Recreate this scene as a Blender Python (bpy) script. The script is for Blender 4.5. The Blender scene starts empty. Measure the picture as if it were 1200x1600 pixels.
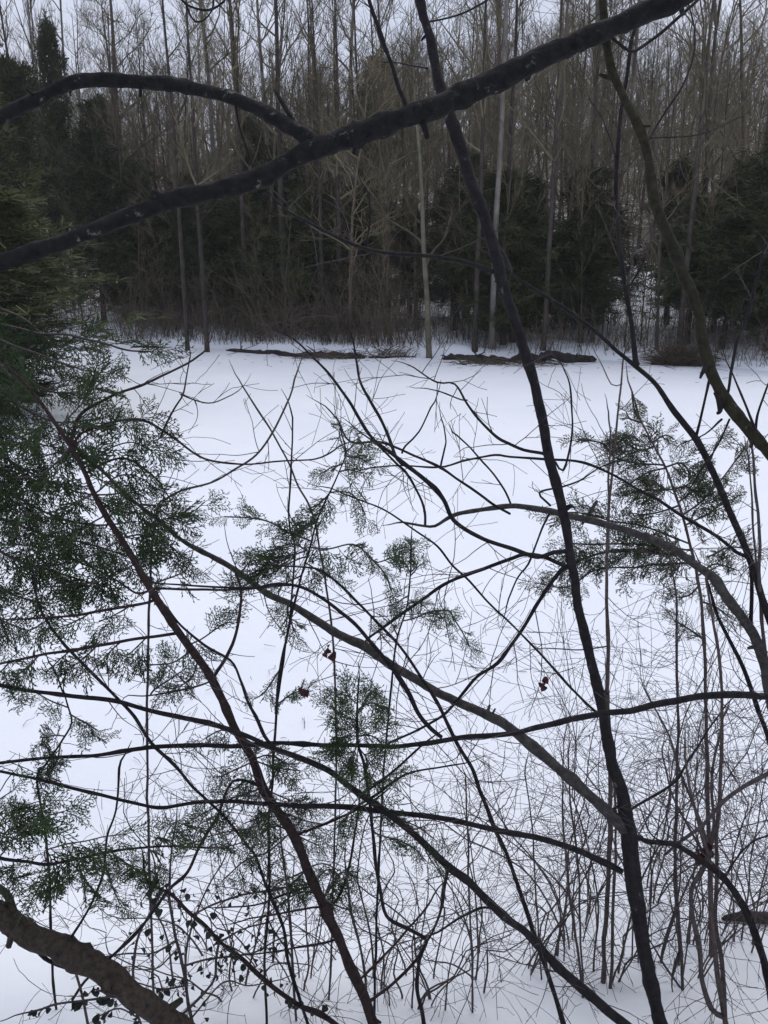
import bpy, math, random
import numpy as np
from mathutils import Vector

SC = bpy.context.scene
COL = SC.collection
rng = random.Random(11)
nr = np.random.default_rng(5)
F = 1331.0                      # focal length in photo pixels (1600 px high frame)
CAMZ = 3.2
PITCH = math.radians(16.7)
FW = np.array([0.0, math.cos(PITCH), -math.sin(PITCH)])
UP = np.array([0.0, math.sin(PITCH), math.cos(PITCH)])
RT = np.array([1.0, 0.0, 0.0])
CAM = np.array([0.0, 0.0, CAMZ])

def at(x, y, d):
    return CAM + d * (FW + RT * (x - 600) / F + UP * (800 - y) / F)

# ------------------------------------------------------------------ materials
def nd(nt, t, **kw):
    n = nt.nodes.new(t)
    for k, v in kw.items():
        setattr(n, k, v)
    return n

def mat_base(name):
    m = bpy.data.materials.new(name); m.use_nodes = True
    nt = m.node_tree
    return m, nt, nt.nodes['Principled BSDF']

def bark(name, c1, c2, scale=30.0, stretch=0.35, lichen=None, lichen_amt=0.62, bump=0.5, rough=0.85, vary=0.0, rnd=0.0):
    m, nt, b = mat_base(name)
    tc = nd(nt, 'ShaderNodeTexCoord')
    n1 = nd(nt, 'ShaderNodeTexNoise'); n1.inputs['Scale'].default_value = scale
    n1.inputs['Detail'].default_value = 6; n1.inputs['Roughness'].default_value = .65
    nt.links.new(tc.outputs['Object'], n1.inputs['Vector'])
    r = nd(nt, 'ShaderNodeValToRGB')
    r.color_ramp.elements[0].position = .32; r.color_ramp.elements[0].color = (*c1, 1)
    r.color_ramp.elements[1].position = .7; r.color_ramp.elements[1].color = (*c2, 1)
    nt.links.new(n1.outputs['Fac'], r.inputs['Fac'])
    out = r.outputs['Color']
    if lichen:
        n2 = nd(nt, 'ShaderNodeTexNoise'); n2.inputs['Scale'].default_value = scale * .5
        n2.inputs['Detail'].default_value = 8; n2.inputs['Roughness'].default_value = .75
        nt.links.new(tc.outputs['Object'], n2.inputs['Vector'])
        rr = nd(nt, 'ShaderNodeValToRGB')
        rr.color_ramp.elements[0].position = lichen_amt; rr.color_ramp.elements[1].position = lichen_amt + .07
        nt.links.new(n2.outputs['Fac'], rr.inputs['Fac'])
        mx = nd(nt, 'ShaderNodeMix', data_type='RGBA')
        nt.links.new(rr.outputs['Color'], mx.inputs[0])
        nt.links.new(out, mx.inputs[6]); mx.inputs[7].default_value = (*lichen, 1)
        out = mx.outputs[2]
    if rnd:
        oi = nd(nt, 'ShaderNodeObjectInfo')
        mr = nd(nt, 'ShaderNodeMapRange'); mr.inputs[3].default_value = 1 - rnd; mr.inputs[4].default_value = 1 + rnd
        nt.links.new(oi.outputs['Random'], mr.inputs[0])
        hs = nd(nt, 'ShaderNodeHueSaturation')
        nt.links.new(mr.outputs[0], hs.inputs['Value']); nt.links.new(out, hs.inputs['Color'])
        out = hs.outputs['Color']
    nt.links.new(out, b.inputs['Base Color'])
    b.inputs['Roughness'].default_value = rough
    b.inputs['Specular IOR Level'].default_value = .2
    if bump:
        bp = nd(nt, 'ShaderNodeBump'); bp.inputs['Strength'].default_value = bump; bp.inputs['Distance'].default_value = .01
        nt.links.new(n1.outputs['Fac'], bp.inputs['Height']); nt.links.new(bp.outputs[0], b.inputs['Normal'])
    return m

def leafmat(name, c1, c2, scale=6.0, rnd=0.0, rough=.7):
    m = bark(name, c1, c2, scale=scale, bump=0, rough=rough, rnd=rnd)
    return m

M = {}
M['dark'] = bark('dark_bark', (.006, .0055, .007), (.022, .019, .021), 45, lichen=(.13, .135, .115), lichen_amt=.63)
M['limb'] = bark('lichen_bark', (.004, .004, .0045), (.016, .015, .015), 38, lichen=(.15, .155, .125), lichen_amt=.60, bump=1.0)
M['grey'] = bark('grey_bark', (.022, .02, .02), (.075, .07, .065), 50, lichen=(.2, .2, .16), lichen_amt=.63)
M['olive'] = bark('olive_bark', (.009, .008, .005), (.034, .031, .018), 45, lichen=(.15, .16, .10), lichen_amt=.64)
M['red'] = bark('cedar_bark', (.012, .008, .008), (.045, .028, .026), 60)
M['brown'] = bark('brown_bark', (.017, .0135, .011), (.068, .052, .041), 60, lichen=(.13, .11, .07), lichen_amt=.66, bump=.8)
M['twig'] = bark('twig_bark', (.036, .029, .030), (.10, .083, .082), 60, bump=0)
M['pinktwig'] = bark('pale_twig_bark', (.045, .035, .034), (.12, .095, .088), 60, bump=0)
M['needle'] = leafmat('cedar_foliage', (.017, .031, .013), (.056, .084, .034), 7)
M['needle2'] = leafmat('olive_cedar_foliage', (.032, .044, .022), (.08, .095, .05), 7)
M['dleaf'] = leafmat('dead_leaf', (.025, .009, .009), (.075, .022, .02), 50)
M['gleaf'] = leafmat('shrub_leaf', (.012, .014, .016), (.04, .045, .035), 40)
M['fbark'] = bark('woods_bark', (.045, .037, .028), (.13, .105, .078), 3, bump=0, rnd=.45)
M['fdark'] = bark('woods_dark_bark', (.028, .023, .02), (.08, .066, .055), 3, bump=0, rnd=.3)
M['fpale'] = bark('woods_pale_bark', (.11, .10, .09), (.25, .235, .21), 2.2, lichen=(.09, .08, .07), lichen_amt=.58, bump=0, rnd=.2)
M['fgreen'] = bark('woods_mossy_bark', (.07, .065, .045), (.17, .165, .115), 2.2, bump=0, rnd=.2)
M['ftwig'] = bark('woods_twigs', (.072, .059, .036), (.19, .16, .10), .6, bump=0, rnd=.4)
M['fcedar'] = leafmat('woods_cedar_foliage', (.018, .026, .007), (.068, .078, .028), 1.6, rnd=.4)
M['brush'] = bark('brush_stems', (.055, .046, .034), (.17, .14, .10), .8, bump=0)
M['log'] = bark('log_bark', (.012, .010, .012), (.05, .04, .038), 8, bump=.6)
M['rust'] = bark('rusty_brush', (.04, .030, .021), (.13, .095, .064), 6, bump=0)

def snow_mat(name, sc=1.0, litter=False):
    m, nt, b = mat_base(name)
    tc = nd(nt, 'ShaderNodeTexCoord')
    n = nd(nt, 'ShaderNodeTexNoise'); n.inputs['Scale'].default_value = .35; n.inputs['Detail'].default_value = 5
    nt.links.new(tc.outputs['Object'], n.inputs['Vector'])
    r = nd(nt, 'ShaderNodeValToRGB')
    r.color_ramp.elements[0].position = .3; r.color_ramp.elements[0].color = (.76, .79, .84, 1)
    r.color_ramp.elements[1].position = .7; r.color_ramp.elements[1].color = (.83, .85, .88, 1)
    nt.links.new(n.outputs['Fac'], r.inputs['Fac'])
    # scattered flecks of bark and needles lying on the snow
    v = nd(nt, 'ShaderNodeTexVoronoi'); v.inputs['Scale'].default_value = 2.6; v.inputs['Randomness'].default_value = 1
    nt.links.new(tc.outputs['Object'], v.inputs['Vector'])
    lt = nd(nt, 'ShaderNodeMath', operation='LESS_THAN'); lt.inputs[1].default_value = .03
    nt.links.new(v.outputs['Distance'], lt.inputs[0])
    mx = nd(nt, 'ShaderNodeMix', data_type='RGBA')
    nt.links.new(lt.outputs[0], mx.inputs[0]); nt.links.new(r.outputs['Color'], mx.inputs[6])
    mx.inputs[7].default_value = (.22, .19, .17, 1)
    col = mx.outputs[2]
    if litter:      # fallen leaves showing through thin snow under the wood
        sx = nd(nt, 'ShaderNodeSeparateXYZ'); nt.links.new(tc.outputs['Object'], sx.inputs[0])
        mr = nd(nt, 'ShaderNodeMapRange'); mr.inputs[1].default_value = 33; mr.inputs[2].default_value = 46; mr.inputs[3].default_value = -.16; mr.inputs[4].default_value = .12
        nt.links.new(sx.outputs['Y'], mr.inputs[0])
        nl = nd(nt, 'ShaderNodeTexNoise'); nl.inputs['Scale'].default_value = 1.7; nl.inputs['Detail'].default_value = 9; nl.inputs['Roughness'].default_value = .75
        nt.links.new(tc.outputs['Object'], nl.inputs['Vector'])
        ad = nd(nt, 'ShaderNodeMath', operation='ADD'); nt.links.new(nl.outputs['Fac'], ad.inputs[0]); nt.links.new(mr.outputs[0], ad.inputs[1])
        rr = nd(nt, 'ShaderNodeValToRGB'); rr.color_ramp.elements[0].position = .5; rr.color_ramp.elements[1].position = .58; nt.links.new(ad.outputs[0], rr.inputs['Fac'])
        m2 = nd(nt, 'ShaderNodeMix', data_type='RGBA'); nt.links.new(rr.outputs['Color'], m2.inputs[0]); nt.links.new(col, m2.inputs[6]); m2.inputs[7].default_value = (.12, .095, .07, 1); col = m2.outputs[2]
    nt.links.new(col, b.inputs['Base Color'])
    b.inputs['Roughness'].default_value = .75; b.inputs['Specular IOR Level'].default_value = .15
    n2 = nd(nt, 'ShaderNodeTexNoise'); n2.inputs['Scale'].default_value = 3.0 * sc; n2.inputs['Detail'].default_value = 7
    nt.links.new(tc.outputs['Object'], n2.inputs['Vector'])
    bp = nd(nt, 'ShaderNodeBump'); bp.inputs['Strength'].default_value = .45; bp.inputs['Distance'].default_value = .06
    nt.links.new(n2.outputs['Fac'], bp.inputs['Height']); nt.links.new(bp.outputs[0], b.inputs['Normal'])
    return m
M['snow'] = snow_mat('bank_snow', 1.0, True); M['ice'] = snow_mat('pond_snow', .6)

# ------------------------------------------------------------------ mesh builder (quads only)
class MB:
    def __init__(s): s.V = []; s.Q = []; s.n = 0
    def add(s, V, Q):
        s.V.append(np.asarray(V, float)); s.Q.append(np.asarray(Q, int) + s.n); s.n += len(V)
    def tube(s, P, R, sides=6, rough=0.0):
        P = np.asarray(P, float); R = np.asarray(R, float)
        if len(P) < 2: return
        T = np.gradient(P, axis=0); T /= np.linalg.norm(T, axis=1)[:, None] + 1e-12
        k = int(np.argmin(np.abs(T).max(axis=0))); ref = np.zeros(3); ref[k] = 1
        N = ref - (T @ ref)[:, None] * T; N /= np.linalg.norm(N, axis=1)[:, None] + 1e-9
        B = np.cross(T, N)
        a = np.arange(sides) * 2 * math.pi / sides
        rr = R[:, None] * np.ones(sides)
        if rough: 
            j = nr.normal(0, rough, rr.shape); j[1:] = .5 * j[1:] + .5 * j[:-1]; rr = rr * (1 + j)
        V = P[:, None, :] + rr[:, :, None] * (np.cos(a)[None, :, None] * N[:, None, :] + np.sin(a)[None, :, None] * B[:, None, :])
        n = len(P)
        i = np.arange(n - 1)[:, None] * sides; j = np.arange(sides)[None, :]; j2 = (j + 1) % sides
        Q = np.stack([i + j, i + j2, i + sides + j2, i + sides + j], -1).reshape(-1, 4)
        s.add(V.reshape(-1, 3), Q)
    def build(s, name, m, parent=None, origin=None, smooth=True):
        if not s.V: return None
        V = np.concatenate(s.V); Q = np.concatenate(s.Q)
        if origin is not None: V = V - np.asarray(origin)
        me = bpy.data.meshes.new(name)
        me.vertices.add(len(V)); me.vertices.foreach_set('co', V.astype(np.float32).ravel())
        me.loops.add(len(Q) * 4); me.loops.foreach_set('vertex_index', Q.astype(np.int32).ravel())
        me.polygons.add(len(Q)); me.polygons.foreach_set('loop_start', (np.arange(len(Q)) * 4).astype(np.int32))
        if smooth: me.polygons.foreach_set('use_smooth', np.ones(len(Q), bool))
        me.update(calc_edges=True); me.validate()
        me.materials.append(m)
        o = bpy.data.objects.new(name, me); COL.objects.link(o)
        if parent: o.parent = parent
        return o

def tag(o, label, cat, group=None, kind=None):
    if label: o['label'] = label
    if cat: o['category'] = cat
    if group: o['group'] = group
    if kind: o['kind'] = kind
    return o

def empty(name, loc, label, cat, group=None):
    o = bpy.data.objects.new(name, None); COL.objects.link(o); o.location = loc
    o.empty_display_size = .1
    return tag(o, label, cat, group)

def smooth_path(pts, step):
    p = np.asarray(pts, float)
    if len(p) < 3:
        n = max(2, int(np.linalg.norm(p[-1] - p[0]) / step)); t = np.linspace(0, 1, n)[:, None]
        return p[0] * (1 - t) + p[-1] * t
    q = np.vstack([2 * p[0] - p[1], p, 2 * p[-1] - p[-2]]); out = []
    for i in range(1, len(q) - 2):
        a, b, c, d = q[i - 1], q[i], q[i + 1], q[i + 2]
        n = max(2, int(np.linalg.norm(c - b) / step))
        for k in range(n):
            t = k / n
            out.append(.5 * (2 * b + (c - a) * t + (2 * a - 5 * b + 4 * c - d) * t * t + (3 * b - a - 3 * c + d) * t ** 3))
    out.append(p[-1]); return np.array(out)

def wob(n, amp, k=6):
    if n < 3: return np.zeros(n)
    m = max(2, n // k + 2)
    return np.interp(np.linspace(0, m - 1, n), np.arange(m), nr.normal(0, amp, m))

# ------------------------------------------------------------------ terrain
def sm(t): t = np.clip(t, 0, 1); return t * t * (3 - 2 * t)
_ph = nr.uniform(0, 6.28, 12)
def bumps(x, y):
    return (np.sin(x * 1.3 + _ph[0] + .7 * np.sin(y * .9)) * .05 + np.sin(y * 1.7 + _ph[1] + x * .6) * .04 +
            np.sin(x * 3.1 + y * 2.3 + _ph[2]) * .018 + np.sin(x * .31 + _ph[3]) * np.sin(y * .27 + _ph[4]) * .12)
def shore(x):
    return np.interp(x, [-30, -12, -7, 0, 7, 11, 20], [36, 33.2, 31, 28.2, 27.0, 25, 23]) + .35 * np.sin(x * .8 + 1) + .2 * np.sin(x * 2.1)
def height(x, y):
    x = np.asarray(x, float); y = np.asarray(y, float)
    near = 1.62 - .47 * y - .05 * x
    near = np.where(near > 1.62, 1.62 + (near - 1.62) * .15, near)
    left = (np.interp(y, [0, 18, 25, 40], [-6.6, -7.3, -10.3, -11.5]) - x - .4 * np.sin(y * .35)) * .2
    left = np.minimum(left, 1.4 + np.clip(-x - 12, 0, 80) * .04)
    right = (x - 17) * .2
    s = y - shore(x)
    far = np.where(s < .7, -.1 + .42 * sm(s / .7) - .3 * np.clip(-s, 0, 3), .32 + (s - .7) * .085)
    far = far + np.clip(s - 8, 0, 80) * (.105 + .035 * sm((x + 25) / 45))
    far = np.minimum(far, 17.0)
    h = np.maximum.reduce([near, left, right, far])
    return np.maximum(h, -.6) + np.where(h > -.05, bumps(x, y), bumps(x, y) * .3) * np.where(y < 6, .6, 1.0)
def hz(x, y): return float(height(x, y))

xs = np.concatenate([np.linspace(-120, -14, 40, endpoint=False), np.linspace(-14, 14, 150, endpoint=False), np.linspace(14, 120, 41)])
ys = np.concatenate([np.linspace(-10, 0, 16, endpoint=False), np.linspace(0, 6, 70, endpoint=False), np.linspace(6, 24, 50, endpoint=False),
                     np.linspace(24, 42, 90, endpoint=False), np.linspace(42, 220, 70)])
X, Y = np.meshgrid(xs, ys); Z = height(X, Y)
V = np.stack([X, Y, Z], -1).reshape(-1, 3); nx, ny = len(xs), len(ys)
i = np.arange(ny - 1)[:, None] * nx; j = np.arange(nx - 1)[None, :]
Q = np.stack([i + j, i + j + 1, i + nx + j + 1, i + nx + j], -1).reshape(-1, 4)
g = MB(); g.add(V, Q); tag(g.build('snowy_ground', M['snow']), None, None, None, 'structure')
pxs = np.linspace(-22, 26, 120); pys = np.linspace(1.5, 38, 100)
X, Y = np.meshgrid(pxs, pys); Z = .012 * np.sin(X * .9 + .4 * np.sin(Y * .5)) + .012 * np.sin(Y * .7 + X * .2)
i = np.arange(99)[:, None] * 120; j = np.arange(119)[None, :]
g = MB(); g.add(np.stack([X, Y, Z], -1).reshape(-1, 3), np.stack([i + j, i + j + 1, i + 120 + j + 1, i + 120 + j], -1).reshape(-1, 4))
tag(g.build('frozen_pond', M['ice']), None, None, None, 'structure')

def gdepth(x, y):
    """depth at which the pixel ray meets the ground or the pond"""
    d = 1.2
    while d < 60:
        p = at(x, y, d)
        if p[2] <= max(hz(p[0], p[1]), 0): return d
        d += .03
    return d

# ------------------------------------------------------------------ near plants: traced stems with real depth and thickness
class Plant:
    def __init__(s, name, label, cat, group=None):
        s.name, s.label, s.cat, s.group = name, label, cat, group
        s.parts = []; s.tw = MB(); s.fol = MB(); s.bou = MB(); s.twm = 'twig'; s.folm = 'needle'; s.base = None; s.leaf = MB(); s.bs = []; s.leafm = 'dleaf'
    def finish(s):
        b = s.base if s.base is not None else np.array([0, 2, 0.])
        e = empty(s.name, b, s.label, s.cat, s.group)
        for nm, mb, m in s.parts: mb.build(nm, M[m], e, b)
        s.tw.build('crown', M[s.twm], e, b)
        for ax, fo in s.bs:
            q = ax.build('bough', M[s.twm], e, b); fo.build('foliage', M[s.folm], q, b)
        s.leaf.build('leaves', M[s.leafm], e, b)
        return e

PATH = {}
def trace(pts, ws, d0=None, d1=None, on=None, dd=0.0, wiggle=.6):
    """picture trace -> world polyline + radii; depth either d0..d1 or picked up from the parent 'on'"""
    P2 = smooth_path([(p[0], p[1]) for p in pts], 7.0)
    seg = np.r_[0, np.cumsum(np.linalg.norm(np.diff(P2, axis=0), axis=1))]; t = seg / seg[-1]
    if on is not None:
        q2, qd = PATH[on]; k = int(np.argmin(((q2 - P2[0]) ** 2).sum(1))); d0 = qd[k]; d1 = d0 + dd
    if d1 is None: d1 = d0
    D = d0 + (d1 - d0) * t + wob(len(t), .03, 14) * np.minimum(1, t * 6)
    W = np.interp(t, np.linspace(0, 1, len(ws)), ws)
    n = len(t)
    amp = wiggle
    P2 = P2 + np.stack([wob(n, amp, 5), wob(n, amp, 5)], -1) * np.minimum(1, t * 8)[:, None]
    P3 = np.array([at(x, y, d) for (x, y), d in zip(P2, D)])
    R = W * .425 / F * D
    R = R * (1 + wob(n, .06, 4))
    return P2, D, P3, R

def stem(pl, part, pts, ws, m='dark', d0=None, d1=None, on=None, dd=0.0, idn=None, ground=False, tw=None, wiggle=.6, blunt=False, mb=None, tw0=.1):
    P2, D, P3, R = trace(pts, ws, d0, d1, on, dd, wiggle)
    if idn: PATH[idn] = (P2, D)
    if ground:      # carry the last stretch on to the ground
        v = P3[-1] - P3[-4]; v = v / np.linalg.norm(v); v[2] = min(v[2], -.35); v /= np.linalg.norm(v)
        p = P3[-1].copy(); ex = []; 
        for _ in range(80):
            p = p + v * .06; ex.append(p.copy())
            if p[2] < hz(p[0], p[1]) - .08: break
        P3 = np.vstack([P3, ex]); R = np.r_[R, np.linspace(R[-1], R[-1] * 1.25, len(ex))]
        pl.base = np.array([p[0], p[1], hz(p[0], p[1])])
    big = ws[len(ws) // 2] > 13
    knob = np.ones(len(R))
    for _ in range(max(1, len(R) // 14)):
        k = rng.randrange(len(R)); knob *= 1 + rng.uniform(.06, .22) * np.exp(-((np.arange(len(R)) - k) / 1.3) ** 2)
    R2 = R * knob
    P3c, Rc = P3, R2
    def tip(p, v, r):       # a bent tapering tip instead of a cut end
        v = v / (np.linalg.norm(v) + 1e-9); q = [p]; rr = []
        for k in range(4):
            v = v + np.array([rng.gauss(0, .16), rng.gauss(0, .12), rng.gauss(0, .16)]); v /= np.linalg.norm(v); q.append(q[-1] + v * .028); rr.append(r * (.85, .65, .45, .25)[k])
        return np.array(q[1:]), np.array(rr)
    if part != 'snag' and ws[0] <= 5 and on is None and R2[0] > .001:
        q, rr = tip(P3[0], P3[0] - P3[2], R2[0]); P3 = np.vstack([q[::-1], P3]); R2 = np.r_[rr[::-1], R2]
    if part != 'snag' and ws[-1] <= 4 and on is not None:
        q, rr = tip(P3[-1], P3[-1] - P3[-3], R2[-1]); P3 = np.vstack([P3, q]); R2 = np.r_[R2, rr]
    P3c, Rc = P3, R2; R = R2
    ve = P3[-1] - P3[-2]; vs = P3[0] - P3[1]
    P3c = np.vstack([P3[0] + vs * .15, P3, P3[-1] + ve * .15]); Rc = np.r_[R2[0] * .1, R2, R2[-1] * .1]
    o = mb or MB(); o.tube(P3c, Rc, 14 if big else (8 if max(ws) > 6 else 5), .075 if big else .03)
    if mb is None: pl.parts.append((part, o, m))
    if big and mb is None and part in ('trunk', 'limb', 'branch', 'stem'):
        for _ in range(max(3, len(P3) // 22)):      # broken side stubs
            k = rng.randrange(3, len(P3) - 3); T = P3[k + 1] - P3[k - 1]; T /= np.linalg.norm(T)
            v = np.array([rng.gauss(0, 1), rng.gauss(0, .6), rng.gauss(0, 1)]); v -= T * (v @ T); v /= np.linalg.norm(v); v = v + T * rng.uniform(-.2, .7); L = R[k] * rng.uniform(1.3, 2.6); rs = R[k] * rng.uniform(.16, .36)
            so = MB(); so.tube(np.array([P3[k], P3[k] + v * L * .55, P3[k] + v * L * .95, P3[k] + v * L]), np.array([rs * 1.5, rs, rs * .75, rs * .1]), 6, .12); pl.parts.append(('stub', so, m))
    if tw: twigs(pl.tw, P3, R, *tw, t0=tw0)
    return P3, R

def twigs(mb, P, R, rate, length, lev=1, r=None, up=.15, ang=(30, 65), t0=.1):
    """alternate side twigs along a polyline"""
    L = np.r_[0, np.cumsum(np.linalg.norm(np.diff(P, axis=0), axis=1))]
    n = int(L[-1] * rate * 1.35 * rng.uniform(.8, 1.2)); length *= 1.45
    for _ in range(n):
        s = L[-1] * rng.uniform(t0, 1); k = min(len(P) - 2, int(np.searchsorted(L, s)))
        k = max(k, 1)
        p = P[k]; T = P[min(k + 1, len(P) - 1)] - P[k - 1]; T = T / (np.linalg.norm(T) + 1e-9)
        if rng.random() < .25: T = -T
        v = np.array([rng.gauss(0, 1), rng.gauss(0, .75), rng.gauss(0, 1)]); v -= T * (v @ T); v /= np.linalg.norm(v) + 1e-9
        a = math.radians(rng.uniform(*ang)); dr = T * math.cos(a) + v * math.sin(a)
        ln = length * rng.uniform(.35, 1.15)
        r0 = min(R[k] * .6, r or (.0011 + .0026 * ln))
        grow_twig(mb, p, dr, ln, r0, lev, up)

def grow_twig(mb, p, dr, ln, r0, lev, up=.15):
    n = max(3, int(ln / .03)); st = ln / n; pts = [p]; d = dr.copy(); cur = np.array([rng.gauss(0, .05), rng.gauss(0, .05), rng.gauss(0, .05) + up * .12])
    for k in range(n):
        d = d + cur + np.array([rng.gauss(0, .10), rng.gauss(0, .09), rng.gauss(0, .10)]); d /= np.linalg.norm(d)
        pts.append(pts[-1] + d * st)
    pts = np.array(pts); R = np.linspace(r0, max(.0009, r0 * .5), len(pts))
    mb.tube(pts, R, 4 if r0 < .003 else 5)
    if lev > 0 and ln > .06:
        m = int(ln / .1 * rng.uniform(.5, 1.0) + .4); sgn = 1
        for _ in range(m):
            k = rng.randrange(1, len(pts) - 1); T = pts[k + 1] - pts[k - 1]; T /= np.linalg.norm(T)
            v = np.array([rng.gauss(0, 1), rng.gauss(0, .7), rng.gauss(0, 1)]); v -= T * (v @ T); v /= np.linalg.norm(v)
            a = math.radians(rng.uniform(30, 60)); grow_twig(mb, pts[k], T * math.cos(a) + v * math.sin(a), ln * rng.uniform(.25, .75), R[k] * .75, lev - 1, up)

# ---- cedar spray templates: flat fans of scale-leaf twiglets
def spray_template(seed, L=.17):
    r = random.Random(seed); mb = MB()
    ax = []; p = np.zeros(3); d = np.array([1., 0, 0]); n = 9
    bend = r.uniform(-.05, .05)
    for k in range(n + 1):
        ax.append(p.copy()); d = d + np.array([0, bend + r.gauss(0, .05), r.gauss(0, .05)]); d /= np.linalg.norm(d); p = p + d * L / n
    ax = np.array(ax); mb.tube(ax, np.linspace(.0022, .0013, n + 1), 4)
    def twl(p, d, ln):
        e = p + d * ln; m = (p + e) / 2 + np.array([0, 0, r.gauss(0, .0015)])
        mb.tube(np.array([p, m, e]), np.array([.0019, .0027, .0009]), 3)
    for k in range(1, n + 1):
        T = ax[k] - ax[k - 1]; T /= np.linalg.norm(T)
        for sgn in (1, -1):
            if r.random() < .28: continue
            a = math.radians(r.uniform(30, 55)) * sgn; u = k / n
            sd = np.array([T[0] * math.cos(a) - T[1] * math.sin(a), T[0] * math.sin(a) + T[1] * math.cos(a), T[2] + r.gauss(0, .22)]); sd /= np.linalg.norm(sd)
            sl = L * (.58 * (1 - .65 * u)) * r.uniform(.6, 1.2)
            nn = max(2, int(sl / .0165)); q = ax[k].copy(); dd = sd.copy(); sp = [q.copy()]
            for i_ in range(nn):
                dd = dd + T * .05 + np.array([r.gauss(0, .06), r.gauss(0, .06), r.gauss(0, .06)]); dd /= np.linalg.norm(dd)
                q = q + dd * sl / nn; sp.append(q.copy())
                b = math.radians(r.uniform(28, 50)) * (1 if i_ % 2 else -1)
                td = np.array([dd[0] * math.cos(b) - dd[1] * math.sin(b), dd[0] * math.sin(b) + dd[1] * math.cos(b), dd[2] + r.gauss(0, .25)]); td /= np.linalg.norm(td)
                twl(q, td, r.uniform(.015, .031) * (1.1 - .4 * i_ / nn))
            mb.tube(np.array(sp), np.linspace(.0022, .0017, len(sp)), 3)
            twl(sp[-1], dd, .014)
    twl(ax[-1], d, .02)
    return np.concatenate(mb.V), np.concatenate(mb.Q)
SPR = [spray_template(100 + k) for k in range(8)]

def put(mb, tpl, p, x, z, s):
    V, Q = tpl
    x = x / np.linalg.norm(x); y = np.cross(z, x); y /= np.linalg.norm(y) + 1e-9; z = np.cross(x, y)
    mb.add(p + s * (V[:, :1] * x + V[:, 1:2] * y + V[:, 2:] * z), Q)

def bough(pl, pts, ws, n, d0=None, d1=None, on=None, dd=0.0, size=1.0, droop=.3, idn=None, spread=(25, 70), t0=.05, m=None):
    """a foliage-bearing twig: traced axis carrying n sprays"""
    P2, D, P3, R = trace(pts, ws, d0, d1, on, dd, 1.0)
    if idn: PATH[idn] = (P2, D)
    ax = MB(); fo = MB(); pl.bs.append((ax, fo)); ax.tube(P3, R, 5)
    for k in range(n):
        t = t0 + (1 - t0) * (k + rng.random()) / n; i_ = min(len(P3) - 2, max(1, int(t * (len(P3) - 1))))
        T = P3[i_ + 1] - P3[i_ - 1]; T /= np.linalg.norm(T)
        v = np.array([rng.gauss(0, 1), rng.gauss(0, .8), rng.gauss(0, 1)]); v -= T * (v @ T); v /= np.linalg.norm(v)
        a = math.radians(rng.uniform(*spread)); x = T * math.cos(a) + v * math.sin(a); x[2] -= droop * rng.uniform(.5, 1.5)
        z = np.array([rng.gauss(0, .6), -1 + rng.gauss(0, .5), rng.gauss(0, .6) + .5])
        put(fo, rng.choice(SPR), P3[i_], x, z, size * rng.uniform(.55, 1.1) * (1 - .3 * t))
    put(fo, rng.choice(SPR), P3[-1], P3[-1] - P3[-2], np.array([0.1, -1, .4]), size * .7)

def leaf(mb, p, size, curl=.5):
    n = 5; d = np.array([rng.gauss(0, .6), rng.gauss(0, .6), -1 + rng.gauss(0, .4)]); d /= np.linalg.norm(d)
    s = np.cross(d, np.array([rng.gauss(0, 1), rng.gauss(0, 1), rng.gauss(0, .3)])); s /= np.linalg.norm(s); nrm = np.cross(d, s)
    V = []
    for k in range(n):
        t = k / (n - 1); w = size * .38 * (math.sin(math.pi * min(1, t * .95 + .05)) ** .7 + .03)
        c = p + d * size * t + nrm * size * curl * .35 * math.sin(t * 2.6)
        for a in (-1, -.45, .45, 1): V.append(c + s * w * a * (1 + .25 * rng.random()) + nrm * curl * w * (abs(a) ** 1.5) * .9)
    Q = [[k * 4 + a, k * 4 + a + 1, k * 4 + a + 5, k * 4 + a + 4] for k in range(n - 1) for a in range(3)]
    mb.add(V, Q)

# ================================================================== NEAR PLANTS
# --- big tree right of the camera whose lichened limb hangs across the top of the view
t = Plant('leaning_tree', 'thick dark lichen-flecked limb slanting across the top, with an arching side branch', 'tree')
tp = at(2100, 0, 2.25); gx, gy = tp[0] + .1, tp[1] + .1
zb = hz(gx, gy)
o = MB(); zz = np.linspace(zb - .15, 6.6, 26)
o.tube(np.stack([gx + .05 * np.sin(zz), gy + .04 * np.cos(zz * 1.3), zz], -1), np.interp(zz, [zb, zb + .3, 3, 6.6], [.2, .15, .12, .05]), 14, .04)
t.parts.append(('trunk', o, 'limb')); t.base = np.array([gx, gy, zb])
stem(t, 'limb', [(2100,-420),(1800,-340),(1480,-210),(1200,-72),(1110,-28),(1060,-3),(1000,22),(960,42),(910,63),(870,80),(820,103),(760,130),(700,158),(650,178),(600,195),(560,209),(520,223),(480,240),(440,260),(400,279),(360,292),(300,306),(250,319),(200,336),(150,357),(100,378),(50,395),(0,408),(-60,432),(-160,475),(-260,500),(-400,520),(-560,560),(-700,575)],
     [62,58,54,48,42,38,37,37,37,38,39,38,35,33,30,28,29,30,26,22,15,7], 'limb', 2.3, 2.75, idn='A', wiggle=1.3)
stem(t, 'branch', [(497,226),(470,208),(440,190),(400,170),(360,153),(320,143),(270,133),(220,128),(170,127),(130,128),(100,136),(60,155),(30,168),(0,183),(-60,218),(-150,260),(-260,330),(-420,380),(-560,470)],
     [26,23,22,24,25,24,23,24,24,20,17,13,8,4], 'limb', on='A', tw=(3,.25,1,.002), tw0=.7, dd=.25, idn='A1', wiggle=1.2)
stem(t, 'snag', [(462,196),(455,182),(445,165),(430,140)], [11,8,5], 'limb', on='A1', dd=.05)
stem(t, 'twig', [(367,156),(372,190),(385,230),(396,265)], [6,4,4,3], 'dark', on='A1', dd=.1)
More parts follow.
